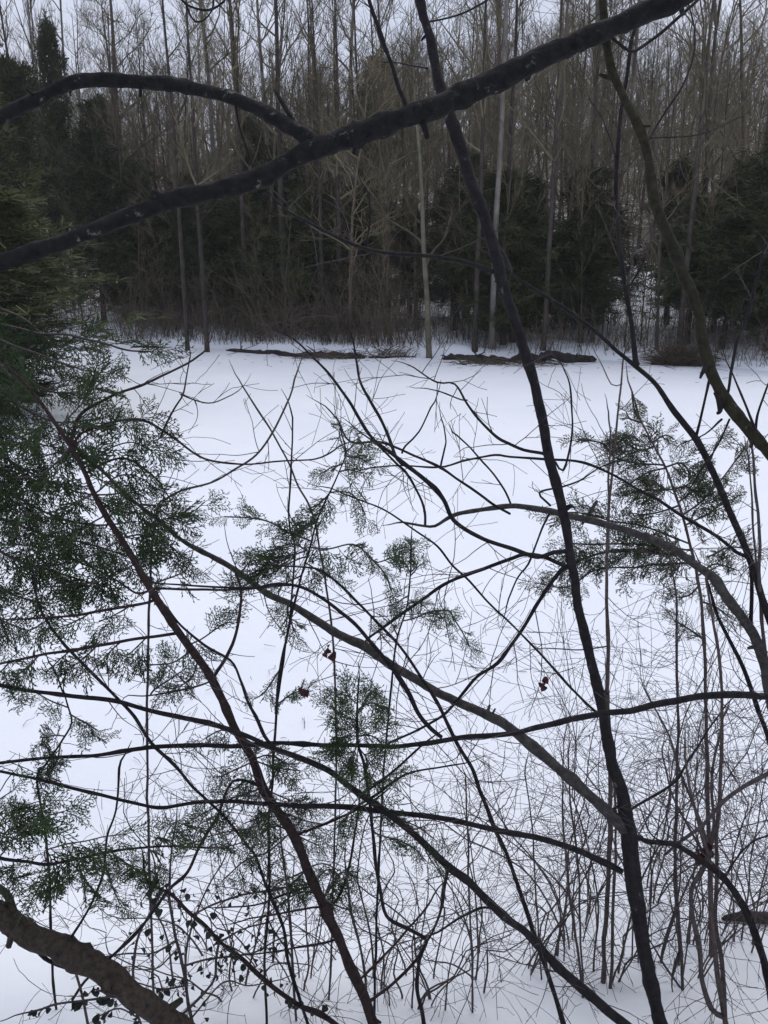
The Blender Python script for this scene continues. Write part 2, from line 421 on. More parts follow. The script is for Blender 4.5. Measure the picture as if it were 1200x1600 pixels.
stem(t, 'branch', [(636,176),(632,158),(620,128),(608,92),(590,40),(577,0),(560,-60)], [8,8,7,7,6,4], 'dark', on='A', dd=-.25, tw=(3,.18,1,None), idn='A2')
stem(t, 'twig', [(607,90),(596,70),(585,40)], [3,2], 'dark', on='A2', dd=.1)
stem(t, 'snag', [(822,100),(826,116),(822,124)], [16,12,8], 'limb', on='A', dd=-.02)
stem(t, 'twig', [(360,292),(330,318),(310,330)], [4,3,2], 'dark', on='A', dd=.1)
for (x, y) in ((512, 226), (905, 62), (250, 318), (655, 178), (965, 42)):
    q = PATH['A']; k = int(np.argmin(((q[0] - (x, y)) ** 2).sum(1))); p = at(*q[0][k], q[1][k]); o = MB()
    dv = np.array([rng.gauss(0, .4), -.6, rng.gauss(0, .6)]); dv /= np.linalg.norm(dv)
    o.tube(np.array([p, p + dv * .025, p + dv * .042, p + dv * .047]), np.array([.02, .018, .012, .002]), 9, .12)
    t.parts.append(('knot', o, 'limb'))
t.finish()

# --- the curved young tree that rises through the picture
t = Plant('young_tree', 'tall dark curving trunk rising from the lower right to the top edge, many side branches', 'tree')
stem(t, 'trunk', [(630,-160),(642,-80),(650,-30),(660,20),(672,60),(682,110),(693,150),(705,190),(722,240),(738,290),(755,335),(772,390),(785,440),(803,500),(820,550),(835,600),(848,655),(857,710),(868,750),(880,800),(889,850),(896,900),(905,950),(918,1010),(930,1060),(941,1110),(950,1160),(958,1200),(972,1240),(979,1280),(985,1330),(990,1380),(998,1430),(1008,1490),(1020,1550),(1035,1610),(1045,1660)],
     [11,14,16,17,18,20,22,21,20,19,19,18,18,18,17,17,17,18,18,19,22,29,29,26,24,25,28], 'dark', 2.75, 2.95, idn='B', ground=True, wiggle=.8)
B = lambda part, pts, ws, dd=.3, on='B', idn=None, tw=None, m='dark', **k: stem(t, part, pts, ws, m, on=on, dd=dd, idn=idn, tw=tw, **k)
B('branch', [(982,1300),(967,1285),(943,1262),(917,1240),(873,1200),(833,1167),(797,1138),(760,1117),(717,1098),(680,1080),(653,1063),(613,1040),(587,1022),(567,1008),(533,993),(483,963),(450,942),(417,927),(367,890),(317,863),(283,843),(247,813),(200,777),(167,743),(133,713),(105,680)],
  [25,22,19,19,17,16,16,17,15,13,11,9,8,7,5,3], .25, idn='B1', m='grey', tw=(4,.22,1,.0022), tw0=.45)
B('branch', [(972,1362),(963,1357),(943,1347),(900,1328),(867,1317),(833,1308),(800,1302),(767,1295),(717,1283),(667,1275),(617,1270),(560,1263),(513,1260),(467,1260),(433,1257),(383,1253),(327,1252),(283,1258),(247,1262),(200,1252),(133,1237),(77,1222),(33,1212),(0,1205),(-60,1200)],
  [12,11,10,10,10,9,8,7,6,6,5,4], -.25, idn='B2', tw=(6,.22,2,.002), tw0=.15)
B('branch', [(770,425),(765,422),(730,410),(700,404),(650,398),(600,395),(565,387),(530,372),(490,352),(450,330),(420,300)], [9,8,7,7,6,5,3], .35, idn='B4', tw=(4,.2,1,.0018))
B('twig', [(572,388),(576,360),(578,345),(577,305)], [3.5,3,2.5], .05, on='B4')
B('branch', [(885,862),(865,863),(840,870),(800,857),(750,840),(710,813),(693,780),(667,753),(630,723),(600,700),(580,683),(560,653),(540,620),(513,583),(490,560),(467,537),(450,525)],
  [9,9,8,8,8,8,7,6,6,5,4,3], .35, idn='B6', tw=(7,.2,1,.0018))
B('branch', [(884,883),(877,882),(850,870),(820,866),(798,873),(767,884),(700,910),(660,937),(617,967),(580,993),(570,1003)], [8,8,7,7,6,6,6,5], .3, idn='B9', tw=(7,.24,2,.0019))
B('branch', [(890,885),(880,887),(860,913),(840,943),(820,977),(797,1010),(777,1037),(747,1057),(727,1080),(710,1100),(690,1120),(660,1137),(610,1160)], [8,7,7,6,6,5,4], .2, idn='B8', tw=(7,.26,2,.002))
B('twig', [(668,107),(650,104),(625,100)], [4,3,2], .15)
B('twig', [(663,36),(675,33),(720,22),(757,3),(790,-25)], [4,4,4,3], .2)
B('snag', [(884,795),(892,790),(898,793)], [10,8,4], 0)
B('branch', [(790,440),(800,425),(790,400),(770,372)], [4,3,2], .2)
B('branch', [(856,712),(847,708),(820,703),(797,693),(777,683),(753,660),(730,630),(710,600),(683,597),(647,575)], [6,6,6,5,4,3,2.5], .3, idn='B12', tw=(9,.22,2,.0018))
B('twig', [(730,625),(720,625),(690,613),(667,607)], [3,2.5,2], .1, on='B12')
B('branch', [(868,722),(880,735),(892,690),(893,640),(890,600),(880,573)], [4.5,4,4,3], -.15, tw=(6,.15,1,.0015))
B('branch', [(860,790),(843,770),(880,760),(907,750),(933,733),(960,722)], [4,4,3,2], -.2, tw=(6,.15,1,.0015))
B('branch', [(979,1270),(1000,1255),(1050,1225),(1075,1190),(1100,1150),(1130,1110)], [5,5,4,3], .35, tw=(7,.25,2,.002))
t.finish()

# --- slanting sapling crossing B1
t = Plant('sapling', 'thin dark sapling crossing the thick grey branch near its knot', 'sapling')
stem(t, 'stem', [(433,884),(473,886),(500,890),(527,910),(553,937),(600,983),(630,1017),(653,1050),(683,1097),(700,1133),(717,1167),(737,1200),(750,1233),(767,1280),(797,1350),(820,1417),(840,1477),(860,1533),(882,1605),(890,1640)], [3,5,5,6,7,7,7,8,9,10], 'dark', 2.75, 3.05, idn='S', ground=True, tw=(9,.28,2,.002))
stem(t, 'branch', [(690,1152),(673,1138),(653,1113),(637,1080),(617,1050),(600,1027),(577,1000),(557,977),(533,957),(507,937),(473,918),(433,913),(390,919),(300,915),(243,911)], [8,9,8,7,7,6,5,4,3], 'dark', 2.85, 2.6, idn='S1', tw=(7,.22,2,.0018))
t.finish()

# --- right-hand pair
t = Plant('mossy_tree', 'thick olive-brown mossy trunk bending down to the right edge', 'tree')
stem(t, 'trunk', [(936,-120),(940,-60),(942,0),(945,40),(949,75),(955,105),(963,130),(977,160),(994,190),(1007,220),(1015,260),(1022,310),(1035,352),(1053,393),(1070,435),(1085,475),(1098,530),(1110,578),(1127,612),(1150,645),(1185,687),(1225,728),(1290,800),(1370,920),(1430,1080),(1470,1300),(1490,1560)],
     [13,15,16,16,18,20,20,21,24,25,26,25,26,27,28,30,32,34], 'olive', 2.6, 2.75, idn='C1', ground=True, wiggle=1.3)
C = lambda part, pts, ws, dd=.25, on='C1', idn=None, tw=None, m='dark', **k: stem(t, part, pts, ws, m, on=on, dd=dd, idn=idn, tw=tw, **k)
C('snag', [(955,122),(946,119),(937,117)], [10,9,6], 0, m='olive')
C('snag', [(1120,612),(1124,625),(1125,642),(1121,646)], [14,14,12,5], -.03)
C('snag', [(1104,572),(1097,583),(1095,592)], [10,8,4], -.02)
C('branch', [(950,52),(962,64),(985,80),(1000,75),(1040,45),(1090,0),(1130,-40)], [6,6,6,5,4], .2, tw=(5,.2,1,.0018))
C('branch', [(1012,218),(1015,215),(1040,175),(1065,135),(1083,90),(1085,50),(1075,0),(1070,-40)], [4,4,3,3], .3, tw=(5,.2,1,.0016))
C('twig', [(1013,216),(1040,214),(1080,212),(1115,202),(1145,187)], [3.5,3,2.5,2], .25, tw=(5,.15,1,.0014))
C('branch', [(1135,625),(1140,600),(1143,575),(1150,535),(1170,490),(1185,430),(1197,385),(1215,330)], [6,6,6,5,5], .1, idn='C1k', tw=(5,.2,1,.0018))
C('twig', [(1156,520),(1145,510),(1155,485),(1165,465)], [3,3,2], .1, on='C1k')
C('branch', [(1165,670),(1180,673),(1172,650),(1147,590),(1140,575)], [6,5,4,3], -.2)
C('branch', [(1180,680),(1183,650),(1197,610),(1215,570)], [5,4,3], -.2, tw=(6,.15,1,.0014))
C('branch', [(1128,655),(1110,672),(1093,683),(1070,692)], [4,3,2.5], .2)
C('branch', [(1140,655),(1125,690),(1105,720),(1080,760)], [4,3,2.5], .3)
t.finish()

t = Plant('young_tree', 'slim dark trunk slanting from centre top to the right edge, forking at the far bank', 'tree')
stem(t, 'trunk', [(785,415),(815,440),(850,460),(880,480),(920,510),(950,535),(990,570),(1025,602),(1055,645),(1085,684),(1103,713),(1120,750),(1135,785),(1150,823),(1165,857),(1180,897),(1192,935),(1202,970),(1218,1040),(1235,1130),(1255,1250),(1275,1400),(1290,1560)],
     [4,6,7,8,11,13,13,13,13,14,14,15,17,19,20], 'dark', 3.1, 2.9, idn='C3', ground=True, wiggle=1.0)
C = lambda part, pts, ws, dd=.25, on='C3', idn=None, tw=None, m='dark', **k: stem(t, part, pts, ws, m, on=on, dd=dd, idn=idn, tw=tw, **k)
C('branch', [(997,572),(993,563),(987,510),(977,450),(968,380),(963,310),(965,250),(970,175),(978,125),(985,70),(1000,30),(1015,0),(1035,-50)], [10,9,9,8,8,7,7,6,5], .2, idn='C2', tw=(4,.25,1,.002), wiggle=1.0)
C('branch', [(977,455),(985,445),(1000,420),(1012,390),(1017,368),(1015,345)], [4,4,3,2], .15, on='C2', tw=(6,.15,1,.0015))
C('branch', [(965,260),(955,220),(940,185),(925,160)], [4,3,2], .2, on='C2')
C('branch', [(1087,685),(1097,643),(1107,600),(1112,580)], [6,5,5], -.15)
C('twig', [(880,480),(878,470),(882,440),(875,420)], [3,2.5,2], .1)
C('twig', [(800,428),(790,400),(765,380),(735,365),(700,352)], [3,2.5,2], .3)
t.finish()

# --- arched olive-grey sapling, right
t = Plant('arched_sapling', 'olive-grey arched sapling bending over from the right edge behind the tall trunk', 'sapling')
stem(t, 'stem', [(640,818),(663,822),(680,822),(700,810),(717,803),(750,797),(797,790),(833,795),(867,800),(900,810),(933,817),(967,825),(1000,837),(1035,850),(1060,863),(1090,884),(1115,903),(1140,937),(1163,967),(1182,1000),(1192,1030),(1200,1065),(1215,1130),(1230,1230),(1240,1400),(1245,1560)],
     [4,7,9,11,12,13,13,14,17,19,21,27,30,32,34,34,34,35,36], 'grey', 3.2, 2.85, idn='H', ground=True, wiggle=1.0)
C = lambda part, pts, ws, dd=.25, on='H', idn=None, tw=None, m='dark', **k: stem(t, part, pts, ws, m, on=on, dd=dd, idn=idn, tw=tw, **k)
C('branch', [(704,806),(690,775),(660,747),(633,727),(620,717),(607,683),(593,653),(580,630),(563,597),(557,567),(553,540),(548,520)], [7,7,6,6,5,4,3], .2, idn='H1', tw=(8,.2,1,.0017))
C('branch', [(664,822),(664,800),(660,783),(647,760),(633,737),(623,727),(600,705),(580,687),(563,675)], [5,5,5,4,3], .2, tw=(6,.2,1,.0016))
C('branch', [(797,803),(773,790),(750,773),(717,750),(687,730),(647,713),(620,700),(590,690),(547,690),(530,660),(515,643)], [5,5,5,5,4,3], .15, idn='H3', tw=(7,.2,2,.0016))
C('twig', [(688,732),(695,700),(697,690),(695,673)], [4,3,2.5], .05, on='H3')
C('twig', [(628,708),(633,697),(650,680),(660,667),(673,637)], [4,3.5,3], .05, on='H3')
C('branch', [(1173,985),(1173,883),(1150,863),(1117,837),(1083,817),(1053,797),(1027,780),(993,763),(967,747),(933,730),(900,720),(850,717),(797,713),(773,710),(733,718),(687,730),(623,727),(580,730)], [7,7,7,6,6,5,5,5,4,3.5,3,3], .3, idn='H5', tw=(6,.22,2,.0017))
C('twig', [(800,792),(790,770),(770,740),(750,717),(735,700),(715,680)], [4,3.5,3], .2, tw=(7,.15,1,.0014))
C('snag', [(910,818),(916,808),(923,798),(933,783)], [6,7,7,7], -.05, m='grey')
C('branch', [(941,1120),(917,1100),(867,1047),(833,1010),(797,973),(767,947),(733,907),(707,883),(683,853),(650,830),(600,797),(560,780),(517,763)], [5,5,4,4,4,3,2.5], .2, on='B', tw=(7,.22,2,.0016))
C('branch', [(860,800),(850,820),(838,850),(825,880),(810,900),(795,935)], [5,4,4,3], .2, tw=(8,.2,2,.0016))
t.finish()

# --- long nearly level branch
t = Plant('leaning_sapling', 'long almost level dark branch running right across below the middle, thicker at the right', 'sapling')
stem(t, 'stem', [(-150,1205),(-60,1198),(0,1192),(67,1185),(150,1180),(200,1173),(243,1167),(287,1165),(367,1165),(420,1161),(467,1162),(517,1165),(580,1165),(617,1165),(667,1162),(693,1158),(733,1152),(797,1147),(833,1140),(867,1131),(900,1122),(933,1117),(983,1110),(1033,1098),(1083,1090),(1133,1086),(1180,1089),(1230,1100),(1300,1150),(1350,1250),(1380,1400),(1390,1560)],
     [4,6,6,7,8,8,8,8,9,10,10,11,13,13,14,14,15,16,17,18], 'dark', 2.85, 2.65, idn='G', ground=True, tw=(4,.25,2,.002), wiggle=1.0)
C = lambda part, pts, ws, dd=.2, on='G', idn=None, tw=None, m='dark', **k: stem(t, part, pts, ws, m, on=on, dd=dd, idn=idn, tw=tw, **k)
C('branch', [(560,1243),(587,1225),(620,1200),(660,1165)], [5,5,4], .0)
C('branch', [(560,1258),(587,1243),(633,1210),(683,1200),(710,1195)], [5,5,4,3], .0)
t.finish()

# --- diagonal sapling from the bottom right
t = Plant('leaning_sapling', 'dark straight sapling leaning left from the bottom edge under the tall trunk', 'sapling')
stem(t, 'stem', [(-140,1055),(-60,1065),(0,1072),(67,1082),(133,1090),(183,1095),(227,1108),(283,1120),(333,1133),(383,1150),(420,1166),(467,1183),(510,1203),(533,1220),(567,1243),(600,1267),(633,1293),(667,1323),(700,1353),(733,1380),(767,1413),(797,1440),(820,1457),(850,1487),(893,1530),(933,1563),(975,1600),(1010,1630)],
     [4,6,7,8,8,9,9,10,11,12,13,14,15,15,16,18,19], 'dark', 2.7, 2.8, idn='F', ground=True, tw=(5,.24,2,.002), tw0=.2, wiggle=1.0)
C = lambda part, pts, ws, dd=.2, on='F', idn=None, tw=None, m='dark', **k: stem(t, part, pts, ws, m, on=on, dd=dd, idn=idn, tw=tw, **k)
C('branch', [(105,1086),(97,1080),(92,1065),(83,1042)], [4,3,3], .1)
C('branch', [(700,1353),(695,1385),(690,1420),(680,1450),(665,1475)], [6,6,5,4], .3, tw=(9,.22,2,.0018))
C('branch', [(790,1433),(760,1417),(720,1433),(683,1457),(660,1465)], [5,5,4,3], .3, tw=(9,.2,2,.0018))
C('branch', [(430,1170),(413,1150),(400,1120),(387,1095),(377,1067),(360,1033),(317,1007),(283,978),(262,950)], [6,6,5,5,5,4], .05, idn='F3', tw=(6,.2,2,.0017))
C('branch', [(430,1147),(433,1100),(442,1033),(450,983),(455,933),(460,853),(452,817),(455,733),(457,653)], [4,4,4,4,3.5,3], .2, tw=(5,.18,1,.0015), on='G')
t.finish()

t = Plant('sapling', 'thin wiry sapling running down out of the dark cedar foliage at left', 'sapling')
stem(t, 'stem', [(55,920),(60,943),(73,970),(97,1003),(123,1030),(153,1060),(180,1087),(207,1117),(227,1147),(243,1168),(273,1197),(300,1230),(325,1252),(350,1275),(385,1320),(400,1340),(417,1387),(443,1450),(450,1500),(467,1560),(480,1597),(490,1630)], [4,5,6,6,6,5,5,6,6,6,7], 'dark', 2.62, 3.0, idn='O', ground=True, tw=(6,.2,2,.0017))
t.finish()

# --- left cedar sapling: reddish stem, sprays
t = Plant('cedar_sapling', 'reddish-brown cedar sapling stem slanting up to the left from the bottom edge, feathery green sprays', 'cedar')
t.twm = 'twig'
stem(t, 'trunk', [(30,590),(50,612),(67,633),(90,667),(110,697),(130,733),(145,767),(167,807),(190,843),(210,877),(226,905),(240,930),(257,955),(277,985),(300,1017),(330,1057),(350,1100),(370,1143),(393,1183),(410,1228),(430,1263),(457,1300),(480,1357),(503,1407),(523,1453),(547,1510),(567,1553),(583,1597),(600,1650)],
     [5,7,9,10,12,14,15,15,16,18,17,18,18,19,21], 'red', 2.75, 2.9, idn='D', ground=True, wiggle=.5)
PD = lambda part, pts, ws, dd=.2, on='D', idn=None, tw=(6,.2,1,.0016), m='red', **k: stem(t, part, pts, ws, m, on=on, dd=dd, idn=idn, tw=tw, **k)
PD('branch', [(333,1060),(353,1027),(370,983),(377,927),(367,890)], [6,6,5,5], -.15, idn='D1')
PD('branch', [(235,921),(247,920),(317,922),(397,919),(440,915)], [5,5,4,3], .1)
PD('branch', [(242,936),(233,941),(187,950),(127,960),(57,967),(0,968)], [6,6,5,4,3], -.2, idn='D3')
PD('branch', [(279,989),(250,993),(217,997),(180,1003),(133,1013),(67,1023),(0,1037),(-60,1050)], [6,6,6,5,4], -.2, idn='D4')
PD('branch', [(335,1065),(330,1064),(293,1077),(233,1087),(200,1086)], [4,4,3,2], .15, idn='D6')
PD('branch', [(236,922),(213,927),(187,910),(157,893),(125,880)], [5,4,3,3], .2, idn='D7')
PD('branch', [(133,740),(165,722),(200,718),(240,745),(262,775)], [5,4,3], .2, idn='D8')
PD('branch', [(115,700),(125,678),(167,663),(207,655),(233,660),(260,677),(290,700),(320,717),(353,723),(397,725),(450,720),(493,717),(517,707),(530,697)], [6,5,5,5,4,4,3.5,3,3], .35, idn='D9', tw=(5,.18,1,.0015))
PD('branch', [(112,695),(117,663),(130,643),(153,630),(187,613),(227,600),(253,587),(293,567),(317,550)], [6,6,5,5,4,4], .35, idn='D10', tw=(7,.22,1,.0015))
PD('branch', [(250,685),(257,667),(273,637),(287,613),(297,563)], [4,4,3,2.5], .1, on='D9', tw=(8,.22,1,.0015))
PD('twig', [(283,616),(310,628),(333,630),(363,617)], [3,2.5,2], .1, on='D9')
PD('branch', [(418,1240),(433,1200),(450,1185)], [4,3,2], .1)
PD('branch', [(500,1400),(490,1385),(450,1395),(400,1413),(350,1417)], [5,4,3,3], .2)
PD('branch', [(507,1418),(490,1418),(433,1428),(390,1435)], [4,4,3], -.1)
PD('branch', [(528,1467),(500,1475),(450,1483),(400,1490)], [5,4,3], .2)
PD('branch', [(463,1312),(467,1303),(500,1290),(553,1268),(585,1250)], [6,5,5,4], .1)
PD('branch', [(500,1400),(520,1413),(540,1375),(555,1300),(560,1267)], [6,5,5,4], .2)
PD('branch', [(577,1575),(580,1563),(613,1537),(650,1500),(667,1470)], [6,6,6,5], .25)
PD('branch', [(556,1535),(563,1530),(587,1507),(630,1460),(667,1417),(677,1400)], [5,5,4,4,3], .3)
PD('branch', [(412,1230),(365,1220),(337,1280),(310,1327),(293,1363),(267,1387),(247,1413),(217,1453),(187,1483),(160,1507),(133,1533),(113,1563)], [5,5,6,6,6,5,5,5], .2, tw=(5,.2,2,.0016))
# foliage of the sapling
Fb = lambda pts, n, on='D', dd=.1, size=1.0, droop=.3, w=(3.5, 2.5), **k: bough(t, pts, w, n, on=on, dd=dd, size=size, droop=droop, **k)
Fb([(60,628),(40,600),(20,590),(-10,560)], 8); Fb([(90,667),(120,640),(140,615),(150,590)], 9); Fb([(80,650),(60,670),(40,690),(10,690)], 9)
Fb([(110,697),(90,720),(60,740),(20,745)], 10); Fb([(130,733),(170,700),(205,690),(232,702)], 9); Fb([(112,700),(150,672),(190,658),(225,655)], 9)
Fb([(147,770),(110,790),(70,800),(20,800)], 11, droop=.6); Fb([(165,805),(120,830),(70,850),(10,850)], 12, droop=.7)
Fb([(190,843),(140,870),(80,885),(20,890)], 12, droop=.8); Fb([(167,807),(205,790),(240,790),(262,805)], 9); Fb([(190,840),(220,835),(255,845),(275,860)], 9)
Fb([(150,770),(185,745),(215,745),(240,760)], 8); Fb([(212,880),(170,905),(110,915),(50,920)], 11, droop=.8)
Fb([(133,713),(100,705),(60,715),(30,720)], 8, on='B1'); Fb([(200,777),(220,812),(230,850)], 7, on='B1', droop=.6)
Fb([(247,813),(270,808),(300,800),(320,785)], 9, on='B1', droop=.0, size=.8, spread=(20,60)); 
Fb([(230,915),(260,905),(290,890),(300,860)], 6, size=.8)
for a, b in (((200,948),10), ((140,958),8), ((80,965),8)):
    Fb([a, (a[0]-20,a[1]+12), (a[0]-45,a[1]+22)], 3, on='D3', droop=1.1, size=.8)
for a in ((230,995),(190,1002),(150,1010),(110,1016),(60,1025),(20,1032)):
    Fb([a, (a[0]-15,a[1]+14), (a[0]-30,a[1]+28)], 4, on='D4', droop=.9, size=.75)
Fb([(235,1086),(240,1080),(262,1062),(280,1050)], 5, on='D6', size=.8); Fb([(300,1075),(280,1055),(262,1040)], 4, on='D6', size=.7)
Fb([(290,1010),(320,995),(350,975)], 5, size=.8); Fb([(310,1030),(300,1060),(275,1075)], 5, size=.8)
Fb([(300,1015),(270,1035),(235,1040)], 5, size=.8, droop=.7)
for k, p in enumerate(((372,1148),(395,1187),(412,1230),(430,1262),(455,1298),(480,1357),(500,1400))):
    s = 1 if k % 2 else -1
    Fb([p, (p[0]+25*s,p[1]-8), (p[0]+50*s,p[1]+4)], 4, size=.7, droop=.5); Fb([p, (p[0]-20*s,p[1]+12), (p[0]-45*s,p[1]+22)], 4, size=.7, droop=.7)
Fb([(430,1262),(400,1290),(360,1300),(320,1310)], 7, size=.7, droop=.7); Fb([(455,1300),(420,1330),(380,1345),(350,1375)], 7, size=.7, droop=.7); Fb([(480,1357),(450,1385),(415,1395)], 5, size=.65, droop=.8)
Fb([(395,1187),(430,1200),(470,1205)], 5, size=.65, droop=.5); Fb([(412,1230),(370,1245),(330,1265),(290,1285)], 7, size=.7, droop=.8); Fb([(430,1265),(470,1280),(510,1290)], 5, size=.65, droop=.6)
Fb([(505,1405),(520,1375),(535,1362),(560,1372)], 7, size=.7, droop=.6)
t.finish()

# --- middle cedar sprigs on a thin leader
t = Plant('cedar_sapling', 'slender cedar sapling with sparse feathery sprigs in front of the open snow, centre left', 'cedar')
stem(t, 'stem', [(533,675),(540,707),(530,737),(517,767),(497,810),(485,850),(472,897),(455,960),(440,1033),(432,1100),(430,1147),(426,1220),(420,1283),(420,1400),(413,1500),(417,1597),(418,1640)], [2.5,3,4,5,5,5,5,5,5,5,5], 'dark', 2.7, 3.05, idn='E', ground=True, tw=(3,.15,1,.0014))
E = lambda pts, n, on='E', dd=.08, size=.8, droop=.25, w=(3.5, 2.5), **k: bough(t, pts, w, n, on=on, dd=dd, size=size, droop=droop, **k)
E([(533,675),(531,665)], 2, size=.45); E([(540,707),(533,690),(530,678)], 4, size=.5, spread=(15,45)); E([(538,712),(560,715),(575,722)], 5, size=.6); E([(535,725),(520,730),(508,738)], 4, size=.55)
E([(540,707),(560,690),(572,700)], 4, size=.5); E([(530,737),(545,735),(565,738)], 4, size=.6)
E([(517,767),(500,785),(490,790)], 5, size=.6, spread=(15,50)); E([(505,795),(490,810),(478,830)], 6, size=.6); E([(515,770),(545,770),(562,785),(570,805)], 6, size=.6, droop=.7)
E([(495,815),(470,825),(450,840)], 5, size=.6, droop=0); E([(485,845),(450,830),(420,815),(390,810),(350,808)], 9, size=.65)
E([(480,860),(450,870),(420,875),(390,880),(372,905)], 10, size=.75, droop=.4, idn='E1'); E([(478,870),(440,885),(410,890),(385,900)], 9, size=.7, droop=.3); E([(480,860),(455,850),(430,858),(400,868)], 7, size=.7, droop=.2)
E([(482,855),(513,858),(550,850),(577,868),(590,880),(633,865)], 13, size=.7, droop=.7, idn='E2'); E([(577,870),(600,895),(612,925)], 4, on='E2', size=.6, droop=.6)
E([(478,880),(500,895),(520,905)], 6, size=.6); E([(460,930),(452,950),(462,985)], 6, size=.6, droop=.5); E([(470,900),(440,915),(432,940)], 5, size=.6)
E([(440,1040),(415,1080),(400,1090)], 4, size=.55); E([(432,1100),(455,1085),(475,1075)], 5, size=.5)
t.finish()

t = Plant('cedar_sprig', 'upright feathery cedar shoot left of the tall trunk, above the thick grey branch', 'cedar')
stem(t, 'stem', [(642,858),(641,900),(637,943),(628,973),(620,1000),(612,1060),(600,1200),(590,1400),(585,1560),(585,1620)], [2.5,3.5,4,4,4,5,5], 'dark', 2.7, 3.1, idn='W', ground=True, tw=(3,.14,1,.0014))
E = lambda pts, n, on='W', dd=.05, size=.6, droop=.0, w=(3, 2.5), **k: bough(t, pts, w, n, on=on, dd=dd, size=size, droop=droop, **k)
E([(642,870),(643,860),(642,850)], 5, size=.5, spread=(15,40)); E([(641,895),(635,882),(630,875)], 5, size=.5); E([(641,900),(652,888),(658,882)], 5, size=.5)
E([(639,930),(628,935),(620,945)], 4, size=.5, droop=.3); E([(637,943),(650,940),(665,950)], 4, size=.5, droop=.3); E([(630,970),(650,965),(675,955),(700,953)], 7, size=.55, droop=.4, idn='W1')
E([(700,953),(720,985),(733,1010)], 5, on='W1', size=.55, droop=.5); E([(622,995),(612,975),(606,965)], 5, size=.5); E([(620,1000),(600,990),(590,1000)], 4, size=.45)
t.finish()

t = Plant('cedar_sprig', 'bushy dark green cedar tuft growing up past the middle of the long level branch', 'cedar')
stem(t, 'stem', [(560,1070),(558,1117),(560,1165),(570,1200),(580,1277),(585,1333),(593,1387),(600,1423),(613,1440),(647,1457),(667,1470),(655,1500),(652,1545),(660,1583),(664,1612)], [3,5,6,6,6,6,7,7,7], 'dark', 2.62, 3.1, idn='T', ground=True, tw=(5,.18,2,.0015))
E = lambda pts, n, on='T', dd=-.05, size=.7, droop=.1, w=(3, 2.5), **k: bough(t, pts, w, n, on=on, dd=dd, size=size, droop=droop, **k)
E([(560,1075),(560,1068)], 3, size=.5); E([(558,1100),(540,1085),(522,1085)], 7, size=.6); E([(558,1110),(585,1098),(605,1115)], 8, size=.6); E([(558,1115),(580,1080),(590,1095)], 6, size=.55)
E([(558,1125),(535,1120),(530,1105)], 7, size=.6); E([(560,1150),(540,1150),(525,1165)], 9, size=.65, droop=.5); E([(560,1150),(580,1150),(600,1165)], 8, size=.6, droop=.5)
E([(560,1160),(548,1185),(542,1200)], 9, size=.6, droop=.6); E([(562,1170),(575,1190),(572,1215)], 8, size=.6, droop=.7); E([(562,1160),(555,1140),(545,1130)], 9, size=.6); E([(575,1230),(600,1215),(620,1210)], 7, size=.6, droop=.7)
E([(580,1277),(610,1275),(650,1290),(680,1310)], 9, size=.65, droop=.9); E([(583,1300),(640,1320),(665,1345)], 7, size=.6, droop=.9); E([(575,1250),(545,1270),(525,1295)], 8, size=.65, droop=.8)
t.finish()

# --- cedar on the right, slightly farther
t = Plant('cedar_sapling', 'soft grey-green cedar sapling with leafy tufts under the right-hand trunks', 'cedar')
t.folm = 'needle2'
stem(t, 'stem', [(985,605),(990,620),(1000,655),(1020,693),(1040,730),(1053,767),(1067,807),(1078,850),(1090,900),(1100,1000),(1105,1200),(1110,1400),(1112,1540)], [3,4,5,6,6,7,8,9,10], 'pinktwig', 3.75, 3.95, idn='R', ground=True, tw=(3,.2,1,.0017))
E = lambda pts, n, on='R', dd=.1, size=.82, droop=.1, w=(4, 3), **k: bough(t, pts, w, max(3, int(n * .95)), on=on, dd=dd, size=size, droop=droop, **k)
E([(988,612),(992,640),(1000,655)], 6, size=.6, spread=(20,60)); E([(1002,660),(985,655),(978,645)], 4, size=.6); E([(1020,690),(1040,680),(1052,685)], 8, size=.7)
E([(1022,697),(1000,705),(975,690)], 12); E([(1038,727),(1000,725),(960,715),(940,695),(912,688)], 22); E([(1040,732),(1010,740),(985,755)], 14); E([(1040,730),(1065,725),(1078,740)], 12)
E([(1052,765),(1020,765),(990,770),(972,775)], 14); E([(1052,765),(1072,760),(1085,770)], 8); E([(1000,690),(985,680),(970,688)], 7, on='R')
E([(1078,850),(1040,835),(1000,822),(950,812),(900,800),(868,805)], 26, droop=.3, size=.95); E([(1082,870),(1030,865),(980,860),(920,870),(870,900)], 34, droop=.35, size=1.0, w=(6,4)); E([(1080,860),(1000,850),(940,850),(890,850)], 24, droop=.2)
E([(1085,880),(1000,885),(930,890),(890,915),(845,915)], 26, droop=.5); E([(1090,900),(1120,880),(1150,890)], 8); E([(1066,805),(1100,780),(1130,745),(1150,720),(1165,700)], 20); E([(1072,820),(1110,800),(1140,775)], 12)
E([(1092,915),(1075,930),(1060,935)], 6); E([(1095,940),(1120,950),(1140,965)], 9); E([(1100,1000),(1080,985),(1055,970)], 6, size=.7)
E([(1060,790),(1030,800),(995,805)], 10); E([(1105,870),(1140,855),(1180,860)], 10, on='R'); E([(1060,785),(1090,760),(1110,720),(1120,690)], 12)
t.finish()

